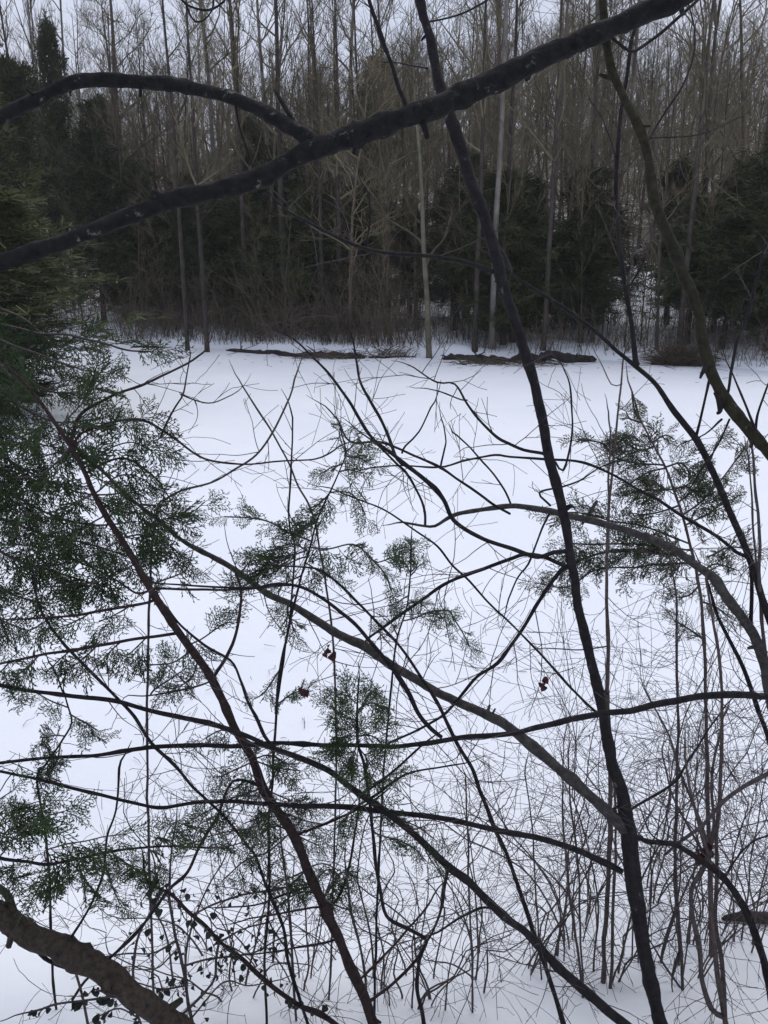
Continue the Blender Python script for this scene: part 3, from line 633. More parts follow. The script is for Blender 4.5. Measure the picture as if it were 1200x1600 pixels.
# --- big cedar at left whose boughs droop into the picture
t = Plant('cedar_tree', 'big dense cedar at the left edge, dark foliage drooping over the snow', 'cedar')
tp = at(-430, 500, 3.1); zb = hz(tp[0], tp[1]); o = MB(); zz = np.linspace(zb - .15, 6.4, 26)
o.tube(np.stack([tp[0] + .05 * np.sin(zz * 1.2), tp[1] + .03 * zz, zz], -1), np.interp(zz, [zb, zb + .3, 3.5, 6.4], [.12, .085, .065, .015]), 12, .05)
t.parts.append(('trunk', o, 'red')); t.base = np.array([tp[0], tp[1], zb])
for k, (y0, pts, n) in enumerate((
    (400, [(-120,455),(-20,500),(60,520),(130,528),(190,545),(240,549)], 26), (430, [(-120,470),(-20,520),(60,555),(120,575),(150,580)], 34), (440, [(-120,520),(-40,560),(30,590),(80,610),(120,615)], 34),
    (480, [(-120,560),(-30,600),(40,640),(90,660),(150,655)], 34), (520, [(-120,600),(-20,650),(50,690),(110,705)], 34), (560, [(-120,660),(-20,700),(60,745),(130,770),(200,770)], 40),
    (600, [(-120,720),(-10,760),(70,800),(140,820),(215,815)], 44), (640, [(-120,780),(-20,800),(60,830),(140,850),(200,870)], 46), (690, [(-120,830),(-30,850),(40,880),(110,900),(160,915)], 46),
    (730, [(-120,880),(-40,900),(20,930),(70,945)], 36), (770, [(-120,930),(-50,950),(0,970),(40,985)], 26), (640, [(-120,700),(-30,730),(20,770),(60,830)], 30), (560, [(-120,560),(-40,620),(0,680),(20,740)], 26),
    (760, [(-120,820),(-60,870),(-20,920),(10,990)], 26), (420, [(-120,430),(-30,470),(40,500),(80,540)], 26), (460, [(-120,500),(-40,540),(10,580),(30,640)], 26))):
    bough(t, [(-430, y0 - 10), (-260, y0)] + pts, (9, 8, 6, 5, 3), int(n * 1.1), 3.1, 2.85 + .5 * rng.random(), size=1.0, droop=1.0, t0=.3)
t.finish()

t = Plant('cedar_sprig', 'drooping cedar bough fringe low at the left edge above the thick brown log-like branch', 'cedar')
stem(t, 'stem', [(-60,1290),(-20,1325),(0,1340),(40,1345),(75,1350),(120,1342),(170,1330),(250,1322),(330,1325)], [7,6,5,4,3], 'dark', 2.3, 2.6, idn='Z', tw=(3,.15,1,.0014))
o = MB(); p0 = at(-60,1290,2.3); g0 = np.array([p0[0]-.25, p0[1]+.1, hz(p0[0]-.25, p0[1]+.1)-.05]); o.tube(smooth_path([g0, g0+[.02,0,.3], p0+[-.1,0,-.1], p0], .05), np.linspace(.01,.006,len(smooth_path([g0, g0+[.02,0,.3], p0+[-.1,0,-.1], p0], .05))), 6)
t.parts.append(('stem', o, 'dark')); t.base = g0 + [0, 0, .05]
E = lambda pts, n, on='Z', dd=.1, size=.8, droop=.8, w=(3, 2.5), **k: bough(t, pts, w, max(3, int(n * .75)), on=on, dd=dd, size=size, droop=droop, **k)
E([(75,1350),(70,1330),(90,1322),(140,1312),(190,1302)], 15); E([(100,1345),(85,1360),(70,1375)], 12); E([(120,1342),(130,1370),(150,1395)], 10); E([(170,1330),(200,1350),(220,1362)], 12, size=.7)
E([(160,1332),(175,1385),(185,1405)], 8, size=.6); E([(230,1322),(240,1345),(245,1390)], 12, size=.7); E([(250,1322),(265,1290),(280,1280)], 10, size=.7); E([(300,1322),(310,1290),(330,1280)], 8, size=.7); E([(330,1325),(370,1320),(400,1300)], 8, size=.7)
E([(-10,1330),(0,1290),(20,1268),(55,1255)], 16, size=.9, droop=.5); E([(0,1338),(30,1300),(60,1280),(100,1268)], 16, size=.8, droop=.3); E([(-20,1325),(-10,1260),(20,1235)], 9, size=.7, droop=.2); E([(20,1342),(20,1360),(10,1380)], 8, size=.7)
t.finish()
t = Plant('cedar_sprig', 'small cedar sprays hanging from a thin stem under the level branch at far left', 'cedar')
stem(t, 'stem', [(105,1100),(112,1130),(95,1160),(67,1200),(57,1215),(70,1300),(77,1383),(80,1467),(83,1533),(90,1600)], [3,4,4,5,5,5,5], 'dark', 2.75, 3.1, idn='Y', ground=True, tw=(3,.12,1,.0014))
E = lambda pts, n, on='Y', dd=.05, size=.65, droop=1.0, w=(3, 2.5), **k: bough(t, pts, w, n, on=on, dd=dd, size=size, droop=droop, **k)
E([(108,1115),(125,1125),(150,1138)], 7); E([(100,1150),(80,1150),(65,1165)], 7); E([(95,1160),(90,1180),(85,1195)], 6); E([(70,1195),(60,1215),(65,1230)], 6); E([(105,1105),(90,1100),(60,1085),(45,1078)], 6)
t.finish()

# --- thick brown leaning trunk bottom left
t = Plant('fallen_tree', 'thick mossy brown leaning trunk in the bottom left corner with a vine along it', 'trunk')
stem(t, 'trunk', [(-760,930),(-560,1080),(-380,1200),(-220,1300),(-120,1365),(-50,1402),(0,1427),(25,1445),(50,1464),(83,1477),(117,1496),(150,1512),(183,1533),(207,1553),(240,1577),(267,1597),(310,1635),(360,1690)], [16,26,34,40,44,44,43,40,39,40,43,45,46,48], 'brown', 2.35, 2.55, idn='J', ground=True, wiggle=1.5)
C = lambda part, pts, ws, dd=0., on='J', idn=None, tw=None, m='brown', **k: stem(t, part, pts, ws, m, on=on, dd=dd, idn=idn, tw=tw, **k)
C('branch', [(24,1436),(20,1424),(13,1402),(2,1390),(-20,1380),(-60,1378)], [18,15,12,12,11], -.06)
C('vine', [(48,1470),(57,1484),(70,1497),(90,1507),(117,1515),(143,1517),(165,1520)], [7,7,7,7,6], -.06, m='dark')
C('twig', [(28,1440),(38,1428),(45,1432)], [3,2], -.05, m='dark', tw=(10,.06,1,.001))
C('branch', [(155,1502),(170,1498),(190,1480),(217,1453),(250,1412)], [5,5,5,4], .1, m='dark')
C('branch', [(110,1480),(113,1463),(143,1413),(160,1367),(167,1310),(180,1267),(187,1200)], [5,5,5,4,4], .3, m='dark', tw=(4,.2,1,.0016))
C('snag', [(170,1532),(165,1545),(175,1552)], [22,18,6], -.03)
t.finish()

# --- leafy shrub, bottom left
t = Plant('leafy_shrub', 'tangled shrub with small dark leaves and stems beside the leaning brown trunk', 'shrub')
t.leafm = 'gleaf'
stem(t, 'stem', [(225,1360),(233,1380),(267,1397),(293,1423),(317,1443),(343,1470),(377,1497),(400,1520),(427,1543),(467,1570),(500,1583),(530,1605)], [5,6,7,7,8,8,9,9], 'red', 2.7, 2.95, idn='P2', ground=True, tw=(7,.22,2,.0017))
C = lambda pts, ws, dd=.15, on='P2', idn=None, tw=(7,.2,2,.0016), m='twig', **k: stem(t, 'stem', pts, ws, m, on=on, dd=dd, idn=idn, tw=tw, **k)
C([(263,1395),(273,1457),(283,1500),(300,1597),(305,1625)], [6,6,6,6], .25, idn='P6'); C([(265,1396),(265,1360),(267,1333),(275,1290)], [5,4,3], .1)
C([(343,1470),(337,1500),(333,1533),(300,1572),(283,1587),(255,1610)], [5,5,5,4], .1, idn='P3'); C([(255,1390),(235,1425),(217,1460),(210,1493),(207,1533),(208,1570)], [5,5,5,5], .15, idn='P9')
C([(300,1430),(340,1410),(400,1395),(440,1385)], [4,4,3], .2, idn='P10'); C([(275,1470),(240,1490),(200,1490),(165,1495)], [4,3,3], .1); C([(285,1510),(330,1497),(390,1490),(430,1470)], [4,4,3], .1, idn='P12')
C([(280,1480),(250,1510),(215,1515)], [3,3,2]); C([(290,1540),(250,1545),(215,1535)], [4,3,2], idn='P13'); C([(345,1470),(385,1450),(420,1440)],[4,3,2], idn='P14')
C([(300,1590),(350,1535),(390,1540),(440,1530)],[4,3,2], on='P6')
for idn, n in (('P2',52),('P6',28),('P3',26),('P9',16),('P10',24),('P12',24),('P13',16),('P14',14)):
    q2, qd = PATH[idn]
    for _ in range(n):
        k = rng.randrange(len(q2)); p = at(q2[k][0] + rng.gauss(0, 12), q2[k][1] + rng.gauss(0, 12), qd[k] + rng.gauss(0, .04)); leaf(t.leaf, p, rng.uniform(.014, .028))
        t.tw.tube(np.array([at(*q2[k], qd[k]), p]), np.array([.0011, .0008]), 4)
t.finish()

t = Plant('leafy_shrub', 'low shoot of dark pointed leaves close to the snow in the bottom left corner', 'shrub')
t.leafm = 'gleaf'
stem(t, 'stem', [(37,1583),(60,1578),(90,1568),(140,1563),(180,1558),(205,1570),(225,1610)], [3,4,4,5], 'twig', 2.5, 2.75, idn='P8', ground=True)
stem(t, 'stem', [(180,1558),(150,1545),(140,1552)], [3,2.5], 'twig', on='P8', dd=.05, idn='P8b'); stem(t, 'stem', [(215,1590),(190,1575),(165,1583),(150,1590)], [3,3,2], 'twig', on='P8', dd=.0, idn='P8c')
stem(t, 'stem', [(137,1600),(130,1560),(117,1515),(112,1480)], [5,5,4], 'twig', 2.75, 2.85)
for idn, n in (('P8',22),('P8b',10),('P8c',10)):
    q2, qd = PATH[idn]
    for _ in range(n):
        k = rng.randrange(len(q2)); p = at(q2[k][0] + rng.gauss(0, 4), q2[k][1] + rng.gauss(0, 4), qd[k]); leaf(t.leaf, p, rng.uniform(.02, .036))
t.finish()

# --- right-hand stems
def simple(label, pts, ws, d0, d1, m='twig', tw=(5,.22,2,.0017), extra=(), name='sapling', cat='sapling', group=None):
    t = Plant(name, label, cat, group)
    stem(t, 'stem', pts, ws, m, d0, d1, idn='x_', ground=True, tw=tw)
    for (pp, ww, dd) in extra: stem(t, 'branch', pp, ww, m, on='x_', dd=dd, tw=tw)
    return t
simple('straight pale pinkish-brown stem standing behind the tall dark trunk', [(975,555),(973,567),(970,607),(963,667),(957,733),(952,793),(949,860),(948,917),(950,1000),(948,1083),(951,1150),(953,1233),(952,1333),(948,1417),(944,1483),(942,1580)], [3,4,5,6,7,8,8,9,9,9], 3.3, 3.55, 'pinktwig',
       extra=[([(951,860),(953,700),(951,655)],[4,4,3],.1),([(972,600),(955,600),(940,570)],[2.5,2],.1),([(948,1010),(900,1015),(850,1012)],[3,2.5,2],.1)]).finish()
simple('thin straight grey stem midway between the tall trunk and the right edge', [(1040,830),(1047,877),(1057,933),(1058,1000),(1057,1050),(1060,1133),(1057,1233),(1055,1333),(1057,1400),(1063,1467),(1067,1533),(1063,1590)], [3,4,5,5,6,6,6,6], 3.3, 3.5,
       extra=[([(1063,1480),(1052,1520),(1050,1530)],[5,8,3],-.02),([(1065,1540),(1080,1440),(1090,1400)],[3,3,2],.2),([(1068,1550),(1040,1510),(1010,1460)],[4,4,3],.15)]).finish()
simple('thin reddish stem, the straightest of the clump rising near the right edge', [(1103,905),(1113,967),(1122,1017),(1127,1083),(1128,1150),(1124,1247),(1120,1300),(1120,1357),(1118,1433),(1127,1500),(1133,1575)], [4,5,6,7,7,7,8,9], 3.0, 3.2, 'pinktwig').finish()
t = Plant('bare_shrub', 'multi-stemmed bare shrub whose stems meet at a brown leaf clump near the bottom right', 'shrub')
stem(t, 'stem', [(1070,1180),(1080,1240),(1095,1300),(1108,1345),(1110,1400),(1112,1440),(1121,1517),(1131,1583),(1134,1600)], [4,5,7,9,9,9,10], 'pinktwig', 3.0, 3.1, idn='Q', ground=True, tw=(7,.25,2,.0018))
C = lambda pts, ws, dd=.1, on='Q', idn=None, tw=(7,.24,2,.0018), m='twig', **k: stem(t, 'stem', pts, ws, m, on=on, dd=dd, idn=idn, tw=tw, **k)
C([(1129,1588),(1112,1577),(1097,1533),(1093,1483),(1083,1433),(1081,1390),(1097,1360),(1106,1345)], [10,10,9,9,8,8], -.05)
C([(1108,1350),(1103,1310),(1085,1260),(1060,1200),(1045,1150),(1020,1100)], [7,6,5,4,3], .25); C([(1106,1345),(1115,1290),(1112,1230),(1118,1180),(1130,1120)], [7,6,5,4], .2)
C([(1040,1335),(1060,1317),(1100,1287),(1123,1260),(1150,1237),(1197,1210),(1260,1180)], [5,6,7,8,9], -.1); C([(1100,1335),(1080,1300),(1050,1240),(1035,1180)], [5,4,3], .2)
for _ in range(16): leaf(t.leaf, at(1105 + rng.gauss(0, 7), 1335 + rng.gauss(0, 13), 3.05 + rng.gauss(0, .03)), rng.uniform(.018, .035))
t.leafm = 'dleaf'
t.finish()
simple('arched bare sapling curving down to the bottom right corner past the log', [(987,1303),(1013,1315),(1053,1320),(1077,1333),(1105,1352),(1127,1368),(1150,1397),(1170,1433),(1186,1477),(1200,1530),(1212,1600)], [8,9,10,12,13,14,14,15,16], 2.95, 3.0, 'dark',
       extra=[([(1060,1322),(1020,1305),(1000,1260)],[3,3,2],.1),([(1130,1372),(1170,1320),(1220,1300)],[4,3,3],.2)], name='arched_sapling').finish()
simple('dark sapling behind the arched olive stem at the right edge', [(1102,898),(1110,925),(1120,960),(1140,1000),(1160,1040),(1172,1072),(1184,1110),(1198,1145),(1215,1200),(1235,1320),(1245,1500)], [4,7,9,9,9,10,11], 3.1, 3.1, 'dark').finish()
simple('pair of thin upright stems against the right edge above the arched sapling', [(1172,690),(1177,713),(1180,767),(1184,800),(1188,850),(1186,890),(1190,960),(1200,1060),(1215,1250),(1225,1480)], [4,6,7,7,6,7], 2.9, 3.1, 'twig', extra=[([(1190,960),(1178,850),(1174,760),(1170,715)],[4,4,3],.1)]).finish()
for lab, pts, ws, m in (
    ('thin grey stem left of the tall trunk near the bottom, first of a close pair', [(880,1200),(880,1283),(890,1400),(903,1483),(912,1560)], [3,4,5,5], 'twig'),
    ('thin grey stem left of the tall trunk near the bottom, second of a close pair', [(888,1190),(891,1250),(903,1350),(908,1483),(911,1540)], [3,4,4,4], 'twig'),
    ('hair-thin upright stem between the dark diagonal sapling and the tall trunk', [(820,1210),(830,1283),(838,1400),(843,1500)], [2.5,3,3.5], 'twig'),
    ('thin upright stem below the middle of the dark diagonal sapling', [(728,1230),(733,1367),(734,1433),(738,1500),(738,1590)], [3,4,4,4], 'twig'),
    ('wavy thin stem crossing behind the dark diagonal sapling at centre bottom', [(540,1360),(547,1417),(560,1467),(570,1527),(576,1590)], [4,5,5,6], 'twig'),
    ('thin stem curving across the open snow at left centre', [(380,605),(400,637),(427,680),(450,720),(467,760),(487,797),(500,860),(520,1000),(525,1200),(520,1400),(515,1560)], [3,4,4,4,4,4], 'twig'),
    ('thin forked stem with a raised tip at left centre in front of open snow', [(460,593),(453,620),(427,673),(400,710),(367,733),(333,753),(283,767),(257,783),(247,797),(235,900),(230,1200),(240,1560)], [3.5,4,4.5,5,5,5,5], 'twig'),
    ('thin upright stem with bare side twigs behind the reddish cedar stem', [(440,1320),(450,1400),(455,1480),(462,1590)], [4,5,5], 'twig'),
    ('pale reddish stem right of the tall trunk with faded brown leaves at its foot', [(960,1180),(962,1300),(958,1420),(955,1540)], [4,5,6,6], 'pinktwig')):
    dg = min(gdepth(*pts[-1]), 3.6)
    simple(lab, pts, ws, dg - .25, dg, m, tw=(6,.2,2,.0016), name='bare_sapling', cat='sapling').finish()

# --- thicket of fine shrubs
def shrub(px, py, hgt, label, n=6, spread=.35, m='twig', rate=9, ln=.28, group='bare twiggy shrubs at the pond edge', arch=.3):
    d = gdepth(px, py); b = at(px, py, d); b[2] = max(hz(b[0], b[1]), 0) - .03
    t = Plant('bare_shrub', label, 'shrub', group); t.base = b.copy(); t.twm = m
    for k in range(n):
        a = rng.uniform(0, 6.28); lean = spread * rng.uniform(.1, 1); h = hgt * rng.uniform(.6, 1.05); n_ = 18
        z = np.linspace(0, 1, n_); dr = 0
        if rng.random() < arch: lean = rng.uniform(.6, 1.2); dr = rng.uniform(.1, .4); h *= .8
        P = np.stack([b[0] + .06 * math.cos(a) + math.cos(a) * lean * h * z ** 1.5, b[1] + .06 * math.sin(a) + math.sin(a) * lean * .5 * h * z ** 1.5, b[2] + h * (z - dr * z ** 3)], -1)
        P[:, 0] += wob(n_, .04, 4) * z * 2; P[:, 1] += wob(n_, .025, 3) * z * 2
        R = np.linspace(.0046, .0012, n_) * rng.uniform(.7, 1.15); o = MB(); o.tube(P, R, 5); t.parts.append(('stem', o, m))
        twigs(t.tw, P, R, rate, ln, 2, .0019, .06, t0=.1)
    t.finish()
for a in ((1010,1500,1.75,'fine bare shrub filling the gap right of the tall trunk'), (1080,1470,1.9,'fine bare shrub behind the leaf-clumped stems near the right edge'), (1165,1480,1.8,'fine bare shrub at the right edge behind the arched sapling'),
          (860,1500,1.45,'fine bare shrub just left of the foot of the tall trunk'), (760,1500,1.1,'fine bare shrub under the lower half of the dark diagonal sapling'), (655,1530,1.0,'small twiggy shrub at bottom centre'),
          (930,1450,1.75,'tall fine shrub directly behind the tall trunk'), (370,1560,.75,'small twiggy shrub among the dark-leaved stems at lower left'), (480,1540,.95,'small twiggy shrub behind the reddish cedar stem')):
    shrub(a[0], a[1], a[2], a[3], n=5 if a[0] > 800 else 3, ln=.4, rate=2.8 if a[0] > 800 else 2.2, m='pinktwig' if a[0] in (1080, 1165, 930) else 'twig')

for px in (1000, 1120, 1190, 1230, 905, 960, 1070):
    shrub(px + rng.uniform(-12, 12), rng.uniform(1400, 1530), rng.uniform(1.35, 1.85), 'fine bare shrub in the dense tangle of twigs around the foot of the tall trunk', n=5, rate=2.8, ln=.42, m=rng.choice(['twig', 'pinktwig']), group='shrubs tangled around the tall trunk', arch=.75)
for px in (690, 740, 800, 560, 620, 340, 290, 420, 480, 380, 650, 590):
    shrub(px + rng.uniform(-12, 12), rng.uniform(1490, 1570), rng.uniform(.75, 1.45), 'low wispy shrub in the tangle along the snowy bank at the bottom', n=3, rate=2.2, ln=.36, m='twig', group='low shrubs along the snowy bank', arch=.8)

# dead leaves still hanging on twigs (things of their own: each could be plucked)
for (x, y, s, lab, par) in ((520,1015,.034,'curled dark red dead leaf caught beside the knot of the thick grey branch',0), (478,1080,.028,'small dark red dead leaf left of the bushy cedar tuft',0), (853,1068,.028,'small dark dead leaf hanging on a twig left of the tall trunk',0)):
    e = MB(); p = at(x, y, 2.8)
    for _ in range(3): leaf(e, p + np.array([rng.gauss(0, .006), rng.gauss(0, .006), rng.gauss(0, .008)]), s, 1.0)
    e.tube(np.array([p, p + [.02, .02, .02], at(x + 45, y - 25, 2.83)]), np.array([.0012, .0013, .0016]), 5)
    tag(e.build('dead_leaf', M['dleaf']), lab, 'leaf')
# curled vine hanging in at the top
t = Plant('hanging_vine', 'curled dark vine loop dangling at the top edge left of centre', 'vine')
stem(t, 'vine', [(262,-90),(272,-30),(283,0),(300,12),(325,16),(345,6),(352,-8),(350,-60)], [3.5,4,4.5,4.5,4,4], 'dark', 2.5, 2.55, idn='vi'); t.base = at(262,-90,2.5)
stem(t, 'vine', [(290,4),(296,22),(306,34),(320,30),(330,15),(333,-10),(338,-60)], [3.5,3.5,3.5,3], 'dark', on='vi', dd=.05)
t.finish()
# log on the pond, right
t = Plant('fallen_log', 'dark broken log lying on the snow at the right edge', 'log')
d = gdepth(1140, 1447); o = MB(); p0 = at(1128, 1436, d)
P = smooth_path([p0 + [0, 0, .0], p0 + [.05, .01, .005], p0 + [.18, .0, .01], p0 + [.38, -.04, .02], p0 + [.9, -.12, .05], p0 + [1.2, -.16, .08]], .03)
o.tube(P, np.interp(np.linspace(0, 1, len(P)), [0, .03, .12, .3, 1], [.005, .016, .024, .04, .05]), 12, .09); t.parts.append(('trunk', o, 'log'))
o = MB(); o.tube(smooth_path([P[18], P[18] + [-.03, -.06, -.02], P[18] + [-.02, -.1, -.05]], .02), np.linspace(.008, .003, len(smooth_path([P[18], P[18] + [-.03, -.06, -.02], P[18] + [-.02, -.1, -.05]], .02))), 6); t.parts.append(('snag', o, 'log'))
t.base = p0; t.finish()
# ================================================================== FAR WOODS
def bare_template(seed, H=13.0, r0=.085, limbs=14, sub=6, twg=4, lean=.02, low=.3, spread=1.0, jit=.035):
    r = random.Random(seed); tr = MB(); cr = MB()
    def poly(p, d, ln, n, jit, upv):
        pts = [p.copy()]; d = d.copy()
        for _ in range(n):
            d = d + np.array([r.gauss(0, jit), r.gauss(0, jit), r.gauss(0, jit * .5) + upv]); d /= np.linalg.norm(d); p = p + d * ln / n; pts.append(p.copy())
        return np.array(pts)
    P = poly(np.array([0, 0, -.35]), np.array([r.gauss(0, lean * .5), r.gauss(0, lean * .5), 1.]), H, 16, jit, .09)
    R = r0 * np.r_[1.5, np.linspace(1.05, .12, 16) ** .85]
    tr.tube(P, R, 8, .03)
    forks = 0
    for k in range(limbs):
        u = low + (1 - low) * ((k + r.random()) / limbs); i_ = min(15, int(u * 16)); a = r.uniform(0, 6.28)
        el = math.radians(r.uniform(12, 68) + 12 * u); d = np.array([math.cos(a) * math.cos(el), math.sin(a) * math.cos(el), math.sin(el)])
        ln = H * (.40 * (1 - .6 * u)) * r.uniform(.5, 1.3) * spread
        L = poly(P[i_], d, ln, 7, .15, r.uniform(-.02, .12)); RL = np.linspace(R[i_] * r.uniform(.4, .75), .008, 8); cr.tube(L, RL, 5)
        for m in range(sub):
            j_ = r.randrange(2, 7); T = L[j_ + 1] - L[j_]; T /= np.linalg.norm(T)
            v = np.array([r.gauss(0, 1), r.gauss(0, 1), r.gauss(0, 1) + .3]); v -= T * (v @ T); v /= np.linalg.norm(v); b = math.radians(r.uniform(25, 55))
            S = poly(L[j_], T * math.cos(b) + v * math.sin(b), ln * r.uniform(.25, .55), 4, .1, .08); cr.tube(S, np.linspace(RL[j_] * .6, .006, 5), 3)
            for q in range(twg):
                w_ = r.randrange(1, 4); T2 = S[w_ + 1] - S[w_]; T2 /= np.linalg.norm(T2)
                v = np.array([r.gauss(0, 1), r.gauss(0, 1), r.gauss(0, 1) + .4]); v -= T2 * (v @ T2); v /= np.linalg.norm(v); b = math.radians(r.uniform(20, 50))
                W = poly(S[w_], T2 * math.cos(b) + v * math.sin(b), r.uniform(.25, .7), 2, .12, .08); cr.tube(W, np.array([.0065, .005, .003]), 3)
    return tr, cr

def cedar_template(seed, H=6.0, rad=1.25, low=.1, boughs=130, tuft=11):
    r = random.Random(seed); tr = MB(); cr = MB(); bo = MB()
    z = np.linspace(-.3, H * .96, 12); tr.tube(np.stack([.05 * np.sin(z), .05 * np.cos(z * .8), z], -1), np.linspace(.1, .012, 12), 7, .04)
    for k in range(boughs):
        u = low + (1 - low) * (k + r.random()) / boughs; a = r.uniform(0, 6.28); prof = (1 - u) ** .5 * (1 if u > .25 else .75 + u)
        ln = rad * prof * r.uniform(.35, 1.4) + .12; el = math.radians(r.uniform(5, 40) + 25 * u)
        d = np.array([math.cos(a) * math.cos(el), math.sin(a) * math.cos(el), math.sin(el)]); p0 = np.array([0, 0, u * H * .97])
        pts = [p0 + d * ln * t + np.array([0, 0, -.16 * ln * t * t]) for t in np.linspace(0, 1, 5)]; bo.tube(np.array(pts), np.linspace(.014, .004, 5), 3)
        for q in range(tuft):
            t = r.uniform(.25, 1.05); p = p0 + d * ln * t + np.array([r.gauss(0, .11), r.gauss(0, .11), r.gauss(0, .10) - .16 * ln * t * t])
            for s in range(9):
                v = d * .8 + np.array([r.gauss(0, .8), r.gauss(0, .8), r.gauss(0, .7) - .15]); v /= np.linalg.norm(v); w = np.cross(v, np.array([r.gauss(0, 1), r.gauss(0, 1), r.gauss(0, 1)])); w /= np.linalg.norm(w)
                l = r.uniform(.10, .24); h = r.uniform(.016, .034); q0 = p + v * .02
                cr.add(np.array([q0 - w * h * .5, q0 + w * h * .5, q0 + v * l + w * h * .35, q0 + v * l - w * h * .35 + v * .01]), [[0, 1, 2, 3]])
    return tr, bo, cr

PROTO = {}
def bare_proto(key, m, tm, **k):
    tr, cr = bare_template(**k)
    a = tr.build('trunk', M[m]); b = cr.build('crown', M[tm]); PROTO[key] = (a.data, b.data)
    bpy.data.objects.remove(a); bpy.data.objects.remove(b)
for k in range(4): bare_proto('t%d' % k, 'fbark', 'ftwig', seed=20 + k, H=13 + k, r0=.06 + .008 * k, limbs=18, sub=6, twg=5, low=.34)
for k in range(2): bare_proto('d%d' % k, 'fdark', 'ftwig', seed=40 + k, H=14, r0=.11, limbs=13, sub=6, twg=4, low=.42, jit=.018, spread=.8)
for k in range(2): bare_proto('p%d' % k, 'fpale', 'ftwig', seed=50 + k, H=17, r0=.12, limbs=12, sub=6, twg=4, low=.5, spread=.6, jit=.018)
for k in range(2): bare_proto('g%d' % k, 'fgreen', 'ftwig', seed=60 + k, H=10, r0=.075, limbs=13, sub=5, twg=3, low=.34, spread=.6, jit=.022)
for k in range(3): bare_proto('s%d' % k, 'fbark', 'ftwig', seed=70 + k, H=7 + k, r0=.035, limbs=14, sub=5, twg=4, low=.25, spread=.75)
for k in range(4):
    a, b, c = cedar_template(80 + k, H=6.0, rad=(1.5, 1.8, 1.3, 1.65)[k], low=(.06, .16, .22, .1)[k])
    oa, ob, oc = a.build('trunk', M['red']), b.build('boughs', M['fdark']), c.build('foliage', M['fcedar'], smooth=False)
    PROTO['c%d' % k] = (oa.data, ob.data, oc.data)
    for o in (oa, ob, oc): bpy.data.objects.remove(o)

def far_tree(kind, name, x, y, label, cat, group, sxy=1.0, sz=1.0, tilt=(0, 0), z=None):
    e = empty(name, (x, y, hz(x, y) if z is None else z), label, cat, group)
    e.rotation_euler = (tilt[0], tilt[1], rng.uniform(0, 6.28) if tilt == (0, 0) else 0); e.scale = (sxy, sxy, sz)
    for nm, me in zip(('trunk', 'crown') if len(PROTO[kind]) == 2 else ('trunk', 'boughs', 'foliage'), PROTO[kind]):
        o = bpy.data.objects.new(nm, me); COL.objects.link(o); o.parent = e
    return e
def hit(px, py):
    """where the pixel's ray meets the land or the pond"""
    d = gdepth(px, py); p = at(px, py, d); return p[0], p[1], d
def back(px, s):
    """a spot in pixel column px, s metres behind the shore"""
    d = 30.0
    for _ in range(12):
        x = (px - 600) / F * d; y = shore(x) + s; d = y / math.cos(PITCH) * 1.0 - 0.0
        d = (y * math.cos(PITCH) + (CAMZ - hz(x, y)) * math.sin(PITCH))
    return (px - 600) / F * d, y, d

R0 = {'t0': .06, 't1': .068, 't2': .076, 't3': .084, 'd0': .11, 'd1': .11, 'p0': .12, 'p1': .12, 'g0': .075, 'g1': .075, 's0': .035, 's1': .035, 's2': .035}
# trees one can pick out: pixel column, metres behind the shore, trunk width in px, kind, label
PICK = [(294, -.6, 7, 'd0', 'dark-footed tree standing in the snow at the pond edge, left of its close twin'), (324, -.9, 8, 'd1', 'thicker tree standing in snow at the pond edge, beside its slimmer twin'),
 (671, -.1, 9, 'g0', 'greenish pale tree on the shore left of the tall near trunk'), (768, .8, 9, 'p0', 'tall pale-barked tree with a brown foot standing behind the shore log'),
 (786, 1.6, 9, 'd0', 'dark trunk close behind the tall pale-barked tree'), (742, .5, 6, 'd1', 'thin dark trunk at the left end of the dark shore log'), (848, 1.2, 8, 'd1', 'dark slim trunk behind the middle of the shore log'),
 (352, 7, 9, 'p1', 'pale smooth trunk showing between the arching branch and the main limb'), (916, 9, 11, 'p0', 'pale trunk with bright upper part between the slanting limb and the olive trunk'), (100, 6, 5, 'p1', 'thin whitish trunk in front of dark evergreens at far left'),
 (131, 9, 5, 'p0', 'second thin whitish trunk just right of the one before the dark evergreens'), (448, 2.2, 10, 'd0', 'straight dark trunk behind the left shore log'), (421, 3.0, 6, 't0', 'slim brown trunk left of the straight dark one behind the shore log'),
 (212, 6, 12, 'd1', 'dark forked tree reaching the sky at upper left, above the arching branch'), (1142, 8, 9, 't1', 'bare tree with a long clear trunk near the upper right corner'), (1090, 7, 9, 't3', 'grey bare tree behind the olive mossy trunk'),
 (1062, 1.5, 9, 'd1', 'dark trunk beside the rusty brush pile'), (650, 4, 7, 'g1', 'mossy pale tree with crooked branches left of the tall near trunk'), (810, 3, 5, 'g0', 'mossy crooked small tree right of the tall near trunk'),
 (905, 2.5, 8, 'd0', 'dark trunk at the right end of the shore log'), (545, 1.2, 6, 's2', 'thin leaning bare tree at the right end of the left shore log'), (605, 2.5, 7, 't1', 'brown bare tree behind the gap between the two shore logs'),
 (545, 11, 8, 'p1', 'faint pale trunk high in the middle of the woods'), (760, 14, 9, 't3', 'grey trunk on the slope beyond the pale-barked tree')]
for px, s, w, kind, lab in PICK:
    x, y, d = back(px, s); r = w * .5 / F * d
    far_tree(kind, 'bare_tree', x, y, lab, 'tree', 'bare trees in the woods beyond the pond', sxy=max(.75, r / R0[kind]), sz=rng.uniform(.95, 1.15))
